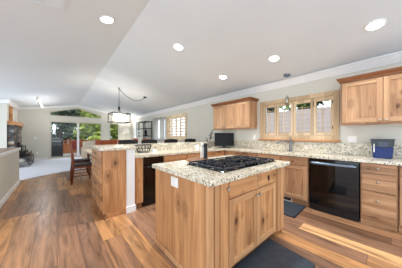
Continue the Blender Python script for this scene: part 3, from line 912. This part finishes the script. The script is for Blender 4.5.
# white mug on the bar run
t = thing('mug', 'white mug on the counter behind the white mill', 'mug', (2.50, 3.02, 0.914))
bm = bmesh.new(); lathe(bm, [(0.040, 0), (0.044, 0.01), (0.044, 0.115), (0.038, 0.115), (0.038, 0.012)], n=20); obj('cup', bm, PLATE, t, True)
bm = bmesh.new(); tube(bm, [(-0.042, 0, 0.09), (-0.070, 0, 0.085), (-0.074, 0, 0.055), (-0.042, 0, 0.03)], 0.006, 6); obj('handle', bm, PLATE, t, True)

# wire basket on the bar run
t = thing('wire_basket', 'black wire basket on the counter beside the white post', 'basket', (1.30, 3.24, 0.914))
bm = bmesh.new()
def loop(z, r, ry, n=22): return [(r * math.cos(2 * PI * k / n), ry * math.sin(2 * PI * k / n), z) for k in range(n + 1)]
tube(bm, loop(0.008, 0.11, 0.08), 0.006, 6, False); tube(bm, loop(0.15, 0.155, 0.11), 0.007, 6, False); tube(bm, loop(0.08, 0.133, 0.095), 0.005, 6, False)
obj('rim', bm, BLACKM, t)
bm = bmesh.new()
for k in range(14):
    a = 2 * PI * k / 14
    tube(bm, [(0.11 * math.cos(a), 0.08 * math.sin(a), 0.008), (0.145 * math.cos(a + 0.25), 0.10 * math.sin(a + 0.25), 0.09), (0.155 * math.cos(a), 0.11 * math.sin(a), 0.15)], 0.005, 6)
obj('wire', bm, BLACKM, t)
t = thing('napkin', 'folded white cloth beside the wire basket', 'napkin', (1.50, 3.22, 0.914))
bm = bmesh.new(); box(bm, -0.03, 0.06, -0.05, 0.05, 0.0, 0.02, 0.006); box(bm, -0.02, 0.05, -0.04, 0.045, 0.02, 0.045, 0.01)
obj('cloth', bm, WHITE, t)

# outlet plates
def plate_x(y0, z0, label, x=XW, gangs=1, s=-1, grp=None):
    wd = 0.045 * gangs + 0.03
    t = thing('outlet', label, 'outlet', (x, y0, z0), 0, grp)
    bx('plate', PLATE, t, 0, s * 0.008, 0, wd, 0, 0.115, bev=0.002)
    for g in range(gangs):
        bx('rocker', WHITE, t, s * 0.008, s * 0.011, 0.02 + g * 0.045, 0.055 + g * 0.045, 0.025, 0.09)
plate_x(0.395, 1.125, 'white double switch plate between the window and right wall cabinet', gangs=2)
plate_x(2.30, 1.15, 'white outlet plate below the left wall cabinet near the window')
t = thing('outlet', 'white outlet plate on the far wall, upper of two', 'outlet', (-0.86, YF, 1.05)); bx('plate', PLATE, t, 0, 0.09, -0.008, 0, 0, 0.12, bev=0.002); bx('rocker', WHITE, t, 0.03, 0.06, -0.011, -0.008, 0.03, 0.09)
t = thing('outlet', 'white outlet plate low on the far wall left of the slider', 'outlet', (-0.80, YF, 0.30)); bx('plate', PLATE, t, 0, 0.09, -0.008, 0, 0, 0.12, bev=0.002); bx('socket', WHITE, t, 0.03, 0.06, -0.011, -0.008, 0.03, 0.09)

# floor mats
def mat_(poly, label):
    bm = bmesh.new(); prism(bm, [(x, y, 0.0005) for x, y in poly], (0, 0, 0.016))
    bmesh.ops.bevel(bm, geom=bm.edges[:], offset=0.008, segments=2, affect='EDGES')
    tag(obj('floor_mat', bm, MATB), label, 'mat', 'dark floor mats')
mat_([(2.70, 0.965), (3.29, 0.99), (3.27, 1.75), (2.68, 1.73)], 'dark blue-grey mat in front of the sink cabinet')
mat_([(1.20, 0.46), (1.86, 0.48), (1.885, 0.50), (1.93, 0.95), (1.91, 0.98), (1.21, 0.985)], 'dark blue-grey mat in front of the island doors')

# ------------------------------------------------------------------ ceiling lights
def downlight(x, y, label):
    z = zc(x)
    t = thing('recessed_light', label, 'ceiling light', (x, y, z), 0, 'recessed downlights')
    t.rotation_euler = (0, math.atan(SL) * (1 if x > XR else -1), 0)
    bm = bmesh.new(); lathe(bm, [(0.098, 0.001), (0.098, -0.006), (0.080, -0.010), (0.076, 0.001)], n=28, cap=False); obj('trim_ring', bm, WHITE, t, True)
    bm = bmesh.new(); lathe(bm, [(0.077, -0.002), (0.077, -0.006)], n=28); obj('lens', bm, GLOW, t)
    li = bpy.data.lights.new('downlight_lamp', 'AREA'); li.shape = 'DISK'; li.size = 0.15; li.spread = math.radians(125); li.energy = LAMP_W; li.color = (0.98, 0.99, 1.0)
    lo = bpy.data.objects.new('downlight_lamp', li); C.objects.link(lo); lo.parent = t; lo.location = (0, 0, -0.016)
for x, y, lab in ((0.544, 2.691, 'recessed downlight at upper left, nearest the ridge'), (1.658, 2.532, 'recessed downlight above the bar end of the island'),
                  (2.949, 2.61, 'recessed downlight over the counter corner, smallest in view'), (2.934, 1.388, 'recessed downlight near the sink'),
                  (2.979, 0.141, 'large recessed downlight at upper right by the wall cabinet')):
    downlight(x, y, lab)

# access hatch in the left slope
t = thing('ceiling_hatch', 'white framed access hatch in the ceiling at upper left', 'hatch', (0.076, 2.713, zc(0.076)))
t.rotation_euler = (0, -math.atan(SL), 0)
bm = bmesh.new()
box(bm, -0.62, 0.0, -0.03, 0.0, -0.012, 0.0); box(bm, -0.03, 0.0, -0.72, -0.03, -0.012, 0.0); box(bm, -0.62, -0.59, -0.72, -0.03, -0.012, 0); box(bm, -0.59, -0.03, -0.72, -0.69, -0.012, 0)
obj('frame', bm, CEILP, t)
bx('hatch_panel', CEILP, t, -0.588, -0.032, -0.688, -0.032, -0.004, 0.001)

# track light on the left slope
t = thing('track_light', 'track light with small spots on the far left ceiling', 'track light', (-0.59, 8.75, zc(-0.59)))
bx('rail', WHITE, t, -0.02, 0.02, 0, 2.2, -0.03, -0.001)
for k in range(4):
    yy = 0.15 + k * 0.62
    bm = bmesh.new(); tube(bm, [(0, yy, -0.03), (0.01, yy, -0.07), (0.06, yy - 0.02, -0.13)], [0.012, 0.02, 0.045], 12)
    h_ = obj('spot_head', bm, TRACKM, t, True)
    li = bpy.data.lights.new('track_lamp', 'POINT'); li.energy = 5.0; li.shadow_soft_size = 0.05; li.color = (1.0, 0.97, 0.93)
    lo = bpy.data.objects.new('track_lamp', li); C.objects.link(lo); lo.parent = t; lo.location = (0.16, yy - 0.03, -0.55)
    bm = bmesh.new(); tube(bm, [(0.0605, yy - 0.0202, -0.131), (0.062, yy - 0.021, -0.134)], 0.038, 12); obj('bulb', bm, BULB2, h_)

# swagged pendant over the dining table
PX, PY = 1.578, 6.03
t = thing('pendant_lamp', 'black wire cage pendant lamp swagged over the dining table', 'pendant lamp', (0, 0, 0))
bm = bmesh.new(); tube(bm, [(PX, PY, zc(PX)), (PX, PY, zc(PX) - 0.03)], 0.02, 8); tube(bm, [(PX - 0.015, PY, zc(PX) - 0.03), (PX - 0.02, PY, zc(PX) - 0.055), (PX, PY, zc(PX) - 0.07), (PX + 0.02, PY, zc(PX) - 0.05)], 0.006, 6); obj('ceiling_hook', bm, BLACKM, t)
bm = bmesh.new()
QX, QY = 2.507, 6.11
pts = [(PX, PY, zc(PX) - 0.05)]
for k in range(1, 13):
    f = k / 12; x = PX + (QX - PX) * f; yv = PY + (QY - PY) * f
    z = (zc(PX) - 0.05) * (1 - f) + (zc(QX) - 0.03) * f - 0.26 * 4 * f * (1 - f) * (0.72 + 0.28 * f)
    pts.append((x, yv, z))
tube(bm, pts, 0.009, 6); tube(bm, [(PX, PY, zc(PX) - 0.05), (PX, PY, 2.20)], 0.009, 6); obj('cord', bm, BLACKM, t)
bm = bmesh.new(); lathe(bm, [(0.065, 0.0), (0.065, -0.03), (0.02, -0.05)], QX, QY, zc(QX) + 0.004, 18); obj('canopy', bm, BLACKM, t)
bm = bmesh.new(); lathe(bm, [(0.012, 0.10), (0.028, 0.08), (0.034, 0.0), (0.020, -0.03)], PX, PY, 2.13, 14); obj('socket', bm, BLACKM, t, True)
bm = bmesh.new()
A, B_, H0, H1 = 0.27, 0.27, 1.69, 1.98
li = bpy.data.lights.new('pendant_glow', 'POINT'); li.energy = 45.0; li.shadow_soft_size = 0.1; li.color = (1.0, 0.93, 0.82)
lo = bpy.data.objects.new('pendant_glow', li); C.objects.link(lo); lo.parent = t; lo.location = (PX, PY, 1.86)
for sx in (-1, 1):
    for sy in (-1, 1):
        box(bm, PX + sx * A - 0.012, PX + sx * A + 0.012, PY + sy * B_ - 0.012, PY + sy * B_ + 0.012, H0, H1)
        tube(bm, [(PX + sx * A, PY + sy * B_, H1), (PX + sx * 0.06, PY + sy * 0.06, H1 + 0.10), (PX, PY, 2.14)], 0.007, 6)
for z in (H0, H1):
    for s in (-1, 1):
        box(bm, PX - A, PX + A, PY + s * B_ - 0.012, PY + s * B_ + 0.012, z - 0.012, z + 0.012)
        box(bm, PX + s * A - 0.012, PX + s * A + 0.012, PY - B_, PY + B_, z - 0.012, z + 0.012)
obj('cage', bm, BLACKM, t)
bm = bmesh.new(); lathe(bm, [(0.215, 1.72), (0.215, 1.95), (0.211, 1.95), (0.211, 1.72)], PX, PY, 0, 32, cap=False); obj('lamp_shade', bm, CREAMG, t, True)
for (dx, dy) in ((0.07, 0), (-0.07, 0.03), (0, -0.07)):
    bm = bmesh.new(); lathe(bm, [(0.012, 0.06), (0.032, 0.02), (0.034, -0.02), (0.018, -0.05)], PX + dx, PY + dy, 1.90, 12); obj('bulb', bm, BULB, t, True)
    bm = bmesh.new(); tube(bm, [(PX + dx, PY + dy, 1.95), (PX, PY, 2.10)], 0.008, 6); obj('bulb_arm', bm, BLACKM, t)

# small pendant over the sink
t = thing('sink_pendant', 'small clear pendant lamp hanging in front of the kitchen window', 'pendant lamp', (3.618, 1.438, 0))
zc_ = zc(3.618)
bm = bmesh.new(); lathe(bm, [(0.068, 0.01), (0.068, -0.018), (0.04, -0.034), (0.012, -0.045)], 0, 0, zc_, 20); obj('canopy', bm, HANDLEM, t, True)
bm = bmesh.new(); tube(bm, [(0, 0, zc_ - 0.04), (0, 0, 2.06)], 0.0022, 5); obj('cord', bm, PLATE, t)
bm = bmesh.new(); lathe(bm, [(0.012, 0.07), (0.020, 0.05), (0.020, 0.0)], 0, 0, 2.02, 12); obj('socket', bm, NICKEL, t, True)
bm = bmesh.new(); lathe(bm, [(0.018, 2.06), (0.032, 2.055), (0.033, 1.87), (0.030, 1.87), (0.029, 2.05), (0.016, 2.056)], 0, 0, 0, 20, cap=False); obj('glass_shade', bm, CLEARG, t, True)
bm = bmesh.new(); lathe(bm, [(0.008, 2.02), (0.018, 1.99), (0.019, 1.95), (0.008, 1.93)], n=12); obj('bulb', bm, PLATE, t, True)

# ------------------------------------------------------------------ dining room
def make_chair(label):
    t = thing('dining_chair', label, 'chair', (0, 0, 0), 0, 'cherry dining chairs')
    # faces +x, back at x=-0.2
    for s in (-1, 1):
        bm = bmesh.new(); tube(bm, [(-0.24, s * 0.20, 0), (-0.20, s * 0.20, 0.45), (-0.215, s * 0.20, 0.75), (-0.285, s * 0.20, 1.06)], [0.021, 0.024, 0.022, 0.018], 8); obj('back_leg', bm, CHERRY, t, True)
        bm = bmesh.new(); tube(bm, [(0.20, s * 0.20, 0), (0.20, s * 0.20, 0.44)], [0.017, 0.023], 8); obj('front_leg', bm, CHERRY, t, True)
        bm = bmesh.new(); tube(bm, [(-0.225, s * 0.20, 0.20), (0.20, s * 0.20, 0.20)], 0.012, 8); obj('stretcher', bm, CHERRY, t, True)
    bm = bmesh.new(); tube(bm, [(0.0, -0.20, 0.20), (0.0, 0.20, 0.20)], 0.012, 8); obj('stretcher', bm, CHERRY, t, True)
    bx('seat_frame', CHERRY, t, -0.215, 0.225, -0.225, 0.225, 0.40, 0.445, bev=0.006)
    bx('seat_cushion', SEATB, t, -0.195, 0.235, -0.225, 0.225, 0.445, 0.495, bev=0.018, seg=2)
    bm = bmesh.new()
    ps = [(-0.285 - 0.03 * (1 - (2 * i / 8 - 1) ** 2), -0.225 + 0.45 * i / 8) for i in range(9)]
    prism(bm, [(x, yv, 1.03) for x, yv in ps] + [(x + 0.028, yv, 1.03) for x, yv in reversed(ps)], (-0.012, 0, 0.115))
    obj('top_rail', bm, CHERRY, t)
    for k in range(5):
        yv = -0.13 + k * 0.065
        bm = bmesh.new(); tube(bm, [(-0.205, yv, 0.50), (-0.225, yv, 0.78), (-0.285, yv, 1.04)], 0.011, 6); obj('back_slat', bm, CHERRY, t)
    return t
ch = make_chair('cherry dining chair with black seat, nearest the kitchen on the left of the table')
ch.location = (0.52, 5.52, 0)
dup(ch, (0.56, 6.45, 0), 0, 'cherry dining chair on the left of the table, further from the kitchen')
dup(ch, (1.93, 5.35, 0), PI, 'cherry dining chair on the window side of the table, nearer the bar')
dup(ch, (1.93, 6.25, 0), PI, 'cherry dining chair on the window side of the table, further from the bar')
dup(ch, (0.87, 4.62, 0), PI / 2, 'cherry dining chair at the near end of the table, behind the knotty drawer cabinet')
dup(ch, (1.34, 4.62, 0), PI / 2, 'cherry dining chair at the near end of the table, behind the white post')
t = thing('dining_table', 'dining table with pale top beyond the drawer cabinet', 'table', (1.24, 6.05, 0))
bx('tabletop', BEIGE, t, -0.55, 0.55, -1.0, 1.0, 0.725, 0.765, bev=0.006)
bx('apron', CHERRY, t, -0.46, 0.46, -0.9, 0.9, 0.63, 0.725)
for sx in (-1, 1):
    for sy in (-1, 1): bx('leg', CHERRY, t, sx * 0.42 - 0.035, sx * 0.42 + 0.035, sy * 0.86 - 0.035, sy * 0.86 + 0.035, 0, 0.63, bev=0.004)

# bar stools behind the bar
def make_stool(label):
    t = thing('bar_stool', label, 'bar stool', (0, 0, 0), 0, 'black bar stools')
    for sx in (-1, 1):
        bm = bmesh.new(); tube(bm, [(sx * 0.20, -0.17, 0), (sx * 0.17, -0.15, 0.70)], 0.016, 8); obj('leg', bm, BLACKM, t)
        bm = bmesh.new(); tube(bm, [(sx * 0.22, 0.20, 0), (sx * 0.19, 0.17, 0.70), (sx * 0.19, 0.21, 1.08)], 0.016, 8); obj('leg', bm, BLACKM, t)
    bm = bmesh.new(); box(bm, -0.20, 0.20, -0.19, 0.19, 0.70, 0.76, 0.02, 2); obj('seat', bm, SEATB, t)
    bm = bmesh.new()
    for (y0, y1) in ((-0.165, -0.145), (0.185, 0.205)): box(bm, -0.20, 0.20, y0, y1, 0.24, 0.265)
    obj('footrest', bm, BLACKM, t)
    bm = bmesh.new()
    n = 10; a = [( -0.215 + 0.43 * i / n, 0.20 + 0.03 * (1 - (2 * i / n - 1) ** 2), 1.128 + 0.022 * (1 - (2 * i / n - 1) ** 2)) for i in range(n + 1)]
    prism(bm, [(x, yv, z) for x, yv, z in a] + [(x, yv, 1.0) for x, yv, z in reversed(a)], (0, 0.025, 0))
    obj('backrest', bm, SEATB, t)
    return t
st = make_stool('black bar stool nearest the white post'); st.location = (1.33, 4.02, 0)
dup(st, (1.86, 4.02, 0), 0, 'second black bar stool from the white post')
dup(st, (2.52, 4.02, 0), 0, 'third black bar stool, behind the bar in line with the shuttered window')
dup(st, (3.22, 4.02, 0), 0, 'black bar stool nearest the kitchen corner, left of the television')

# metal shelving
t = thing('metal_shelf', 'black metal open shelving unit by the window wall', 'shelf', (3.42, 8.35, 0))
for x in (0, 0.36):
    for yv in (0, 1.12):
        bx('post', BLACKM, t, x - 0.016, x + 0.016, yv - 0.016, yv + 0.016, 0, 2.0)
for z in (0.35, 0.78, 1.22, 1.62, 1.98):
    bm = bmesh.new(); box(bm, -0.016, 0.376, -0.016, 1.136, z - 0.012, z + 0.012); obj('shelf', bm, BLACKM, t)
t2 = thing('table_clock', 'dark box ornament on the metal shelving', 'ornament', (3.56, 8.62, 1.233))
bx('base', LEATHER, t2, -0.06, 0.08, -0.10, 0.12, 0, 0.06, bev=0.006); bx('case', LEATHER, t2, -0.05, 0.07, -0.07, 0.09, 0.06, 0.30, bev=0.02)
# floor lamp
t = thing('floor_lamp', 'floor lamp with white shade in the far right corner', 'lamp', (3.27, 11.05, 0.008))
bm = bmesh.new(); lathe(bm, [(0.14, 0), (0.14, 0.02), (0.03, 0.04)], n=24); obj('base', bm, NICKEL, t, True)
bm = bmesh.new(); tube(bm, [(0, 0, 0.03), (0, 0, 1.45)], 0.014, 8); obj('pole', bm, NICKEL, t)
bm = bmesh.new(); lathe(bm, [(0.24, 1.38), (0.16, 1.70), (0.155, 1.70), (0.235, 1.38)], n=28, cap=False); obj('lamp_shade', bm, SHADE, t, True)
li = bpy.data.lights.new('floor_lamp_glow', 'POINT'); li.energy = 30.0; li.shadow_soft_size = 0.05; li.color = (1.0, 0.96, 0.9)
lo = bpy.data.objects.new('floor_lamp_glow', li); C.objects.link(lo); lo.parent = t; lo.location = (0, 0, 1.62)
bm = bmesh.new(); lathe(bm, [(0.015, 1.45), (0.03, 1.50), (0.03, 1.55), (0.01, 1.58)], n=12); obj('bulb', bm, BULB2, t)

# sofa
def sofa(name, label, cat, x, y, rz, wdt, m, hb):
    t = thing(name, label, cat, (x, y, 0.012), rz)
    bx('frame', m, t, -wdt / 2, wdt / 2, -0.42, 0.42, 0.06, 0.30, bev=0.03)
    bx('back', m, t, -wdt / 2, wdt / 2, -0.45, -0.24, 0.22, hb, bev=0.07, seg=3)
    for s in (-1, 1): bx('arm', m, t, s * wdt / 2 - 0.11 * (1 if s > 0 else -1) * 2 if False else (s * wdt / 2 - s * 0.2), s * wdt / 2, -0.40, 0.44, 0.2, 0.62, bev=0.05, seg=3)
    k = 3 if wdt > 1.3 else 1
    iw = (wdt - 0.42) / k
    for q in range(k):
        bx('seat_cushion', m, t, -wdt / 2 + 0.21 + q * iw + 0.005, -wdt / 2 + 0.21 + (q + 1) * iw - 0.005, -0.26, 0.44, 0.30, 0.47, bev=0.04, seg=3)
        bx('back_cushion', m, t, -wdt / 2 + 0.21 + q * iw + 0.005, -wdt / 2 + 0.21 + (q + 1) * iw - 0.005, -0.26, -0.10, 0.45, hb + 0.03, bev=0.06, seg=3)
    for sx in (-1, 1):
        for sy in (-1, 1): bx('leg', BLACKM, t, sx * (wdt / 2 - 0.08) - 0.02, sx * (wdt / 2 - 0.08) + 0.02, sy * 0.34 - 0.02, sy * 0.34 + 0.02, 0, 0.07)
    return t
sofa('sofa', 'beige sofa in front of the glass slider, beyond the dining table', 'sofa', 1.95, 10.3, 0.0, 2.0, BEIGE, 0.95)


# fireplace
t = thing('fireplace', 'stacked-stone fireplace on the left wall with a timber mantel', 'fireplace', (XLV, 9.42, 0.006))
bm = bmesh.new()
dpt, ln = 0.17, 1.85
box(bm, 0.0, dpt, 0, 0.45, 0, 1.64); box(bm, 0.0, dpt, 1.35, ln, 0, 1.64); box(bm, 0.0, dpt, 0.45, 1.35, 0.95, 1.64); box(bm, 0.0, dpt, 0.45, 1.35, 0, 0.30)
obj('surround', bm, STONE, t)
bx('firebox', BLACKM, t, 0.01, 0.11, 0.45, 1.35, 0.30, 0.95)
bx('hearth', STONE, t, dpt, dpt + 0.42, 0.0, ln - 0.1, 0.0, 0.37, bev=0.01)
bx('mantel', MANTELW, t, 0.0, 0.23, 0.02, ln + 0.02, 1.642, 1.79, bev=0.008)
t = thing('picture', 'thick wood-edged landscape picture leaning above the mantel', 'picture', (XLV + 0.008, 9.75, 1.802))
bm = bmesh.new(); frame_yz(bm, 0, 0.09, 0, 1.25, 0, 0.58, 0.03, 0.003); obj('frame', bm, MANTELW, t)
bx('canvas', PICT, t, 0.02, 0.082, 0.028, 1.222, 0.028, 0.552)

t = thing('fire_tools', 'dark fireplace tool set standing on the stone hearth', 'fire tools', (-1.04, 9.62, 0.3765))
bm = bmesh.new(); lathe(bm, [(0.10, 0), (0.10, 0.02), (0.02, 0.03)], n=16); obj('base', bm, BLACKM, t)
bm = bmesh.new(); tube(bm, [(0, 0, 0.02), (0, 0, 0.52)], 0.012, 8); tube(bm, [(-0.09, 0, 0.44), (0.09, 0, 0.44)], 0.008, 6); obj('stand', bm, BLACKM, t)
for k, q in enumerate((-0.08, -0.03, 0.04, 0.085)):
    bm = bmesh.new(); tube(bm, [(q, 0.02, 0.05), (q, 0.02, 0.50)], [0.022, 0.010], 8); obj('tool', bm, BLACKM, t)
t = thing('log_holder', 'black iron log holder on the stone hearth', 'log holder', (-1.00, 10.15, 0.3765))
bm = bmesh.new()
for yv in (-0.24, 0.24):
    tube(bm, [(-0.16, yv, 0.20), (-0.13, yv, 0.015), (0.13, yv, 0.015), (0.16, yv, 0.20)], 0.012, 8)
for q in (-0.12, 0.12): tube(bm, [(q, -0.24, 0.015), (q, 0.24, 0.015)], 0.012, 8)
obj('frame', bm, BLACKM, t)
for k, (lx, lz) in enumerate(((-0.07, 0.085), (0.065, 0.085), (0.0, 0.20))):
    bm = bmesh.new(); tube(bm, [(-1.00 + lx, 9.86, 0.3765 + lz), (-1.00 + lx, 10.44, 0.3765 + lz)], 0.058, 10)
    tag(obj('firewood_log', bm, TRUNK), ('split log at the wall side of the iron log holder', 'split log at the room side of the iron log holder', 'split log on top of the pile in the iron log holder')[k], 'log', 'logs in the log holder')

# ------------------------------------------------------------------ outdoors
bm = bmesh.new(); box(bm, -40, 60, YF + 0.3, 70, -0.6, -0.35); box(bm, XW + 0.3, 60, -30, YF + 0.3, -0.6, -0.35)
struct('ground', bm, GROUND)
bm = bmesh.new(); box(bm, -3.0, 5.0, YF + 0.16, 15.4, -0.2, -0.03)
struct('floor_deck', bm, DECKW)
t = thing('deck_fence', 'orange-brown board fence at the edge of the deck', 'fence', (0.05, 14.9, -0.03))
bx('board_panel', ORANGEW, t, 0.0, 5.0, 0, 0.03, 0.04, 0.92)
for k in range(5): bx('post', ORANGEW, t, k * 1.24 - 0.05, k * 1.24 + 0.05, -0.06, 0.0, 0, 1.0)
bx('rail', ORANGEW, t, -0.05, 5.05, -0.07, 0.06, 0.92, 0.96)
t = thing('grill', 'black barbecue grill on the deck beside the slider frame', 'grill', (-0.02, 13.3, -0.03))
bx('cart', BLACKM, t, -0.30, 0.30, -0.25, 0.25, 0.06, 0.80, bev=0.01)
bm = bmesh.new(); prism(bm, [(-0.3, -0.25, 0.80), (-0.3, -0.25, 0.95), (-0.3, -0.12, 1.12), (-0.3, 0.15, 1.14), (-0.3, 0.25, 1.0), (-0.3, 0.25, 0.80)], (0.6, 0, 0)); obj('lid', bm, BLACKM, t)
bm = bmesh.new(); tube(bm, [(-0.22, -0.28, 0.93), (0.22, -0.28, 0.93)], 0.014); box(bm, -0.22, -0.2, -0.28, -0.24, 0.92, 0.94); box(bm, 0.2, 0.22, -0.28, -0.24, 0.92, 0.94); obj('handle', bm, NICKEL, t)
bx('side_shelf', STEELD, t, 0.30, 0.62, -0.2, 0.2, 0.82, 0.86)
for sx in (-1, 1):
    for sy in (-1, 1):
        bm = bmesh.new(); tube(bm, [(sx * 0.26 - 0.02, sy * 0.2, 0.035), (sx * 0.26 + 0.02, sy * 0.2, 0.035)], 0.035, 12); obj('wheel', bm, BLACKM, t)
t = thing('deck_chair', 'red-cushioned chair on the deck outside the slider', 'chair', (0.95, 13.2, -0.03))
bx('seat', REDP, t, -0.22, 0.22, -0.25, 0.25, 0.40, 0.47, bev=0.02); bx('backrest', REDP, t, -0.22, 0.22, 0.22, 0.28, 0.47, 0.92, bev=0.02)
for sx in (-1, 1):
    for sy in (-1, 1): bx('leg', BLACKM, t, sx * 0.22 - 0.02, sx * 0.22 + 0.02, sy * 0.22 - 0.02, sy * 0.22 + 0.02, 0, 0.40)
t = thing('patio_table', 'round black table on the deck beside the red chair', 'table', (1.62, 12.8, -0.03))
bm = bmesh.new(); lathe(bm, [(0.30, 0.70), (0.31, 0.71), (0.31, 0.73), (0.30, 0.74)], n=28); obj('tabletop', bm, BLACKM, t)
bm = bmesh.new(); lathe(bm, [(0.22, 0), (0.22, 0.02), (0.03, 0.05), (0.03, 0.70)], n=20); obj('pedestal', bm, BLACKM, t)

def tree(x, y, z0, h, r, m, label, n=3200, leaf=0.2, blobs=22):
    t = thing('tree', label, 'tree', (x, y, z0), 0, 'trees outside the windows')
    bm = bmesh.new(); tube(bm, [(0, 0, 0), (0.05, 0, h * 0.4), (0, 0.05, h * 0.85)], [0.16, 0.11, 0.04], 8); obj('trunk', bm, TRUNK, t)
    bm = bmesh.new()
    cs = []
    for k in range(blobs):
        f = random.uniform(0.12, 0.98); a = random.uniform(0, 2 * PI); rr = r * (1 - 0.55 * f) * random.uniform(0.2, 1.0)
        cs.append((Vector((rr * math.cos(a), rr * math.sin(a), h * f)), r * random.uniform(0.25, 0.5)))
    for k in range(n):
        c, s = random.choice(cs)
        d = Vector((random.gauss(0, 1), random.gauss(0, 1), random.gauss(0, 0.8))).normalized() * s * random.uniform(0.5, 1.0)
        p = c + d
        u = Vector((random.gauss(0, 1), random.gauss(0, 1), random.gauss(0, 1))).normalized()
        v = u.orthogonal().normalized()
        L = leaf * random.uniform(0.6, 1.3)
        q = [p + u * L, p + v * L * 0.5, p - u * L, p - v * L * 0.5]
        bm.faces.new([bm.verts.new(a_) for a_ in q])
    obj('crown', bm, m, t)
trs = [(-1.6, 19, 6.0, 1.7, LEAF_DARK, 'dark green tree seen through the left slider pane'), (0.3, 23.0, 7.5, 2.4, LEAF_DARK, 'tall dark tree behind the left slider pane'),
       (2.3, 18.2, 5.2, 1.6, LEAF_LIGHT, 'bright yellow-green tree seen through the right slider pane'), (4.2, 20.5, 5.6, 2.0, LEAF_LIGHT, 'large yellow-green tree right of the slider stile'),
       (6.6, 19.0, 6.0, 1.9, LEAF_MID, 'mid-green tree seen through the narrow window'), (-4.2, 25, 7.0, 2.6, LEAF_MID, 'tree beyond the black grill'),
       (2.6, 28.5, 9.4, 3.2, LEAF_MID, 'tall tree at the back, filling the triangular window'), (9.0, 23.0, 6.5, 2.4, LEAF_DARK, 'dark tree in line with the floor lamp')]
for (x, y_, h, r, m, lab) in trs:
    tree(x, y_, -0.35, h, r, m, lab, 2900, 0.26, 22)
# neighbour wall behind the kitchen window, with hedge trees above
bm = bmesh.new(); box(bm, 6.6, 6.75, -3.5, 6.5, -0.35, 2.18)
struct('wall_neighbour', bm, SIDING)
for i, (x, y_, lab) in enumerate(((8.6, 5.0, 'tree over the pale wall behind the leftmost sink shutter'), (8.8, 2.6, 'tree over the pale wall behind the third sink shutter'), (8.6, 0.3, 'tree over the pale wall behind the rightmost sink shutter'), (8.5, -1.9, 'tree over the pale wall, nearest the house corner'))):
    tree(x, y_, -0.35, 4.6, 1.5, (LEAF_DARK, LEAF_MID, LEAF_DARK, LEAF_MID)[i], lab, 3000, 0.17)
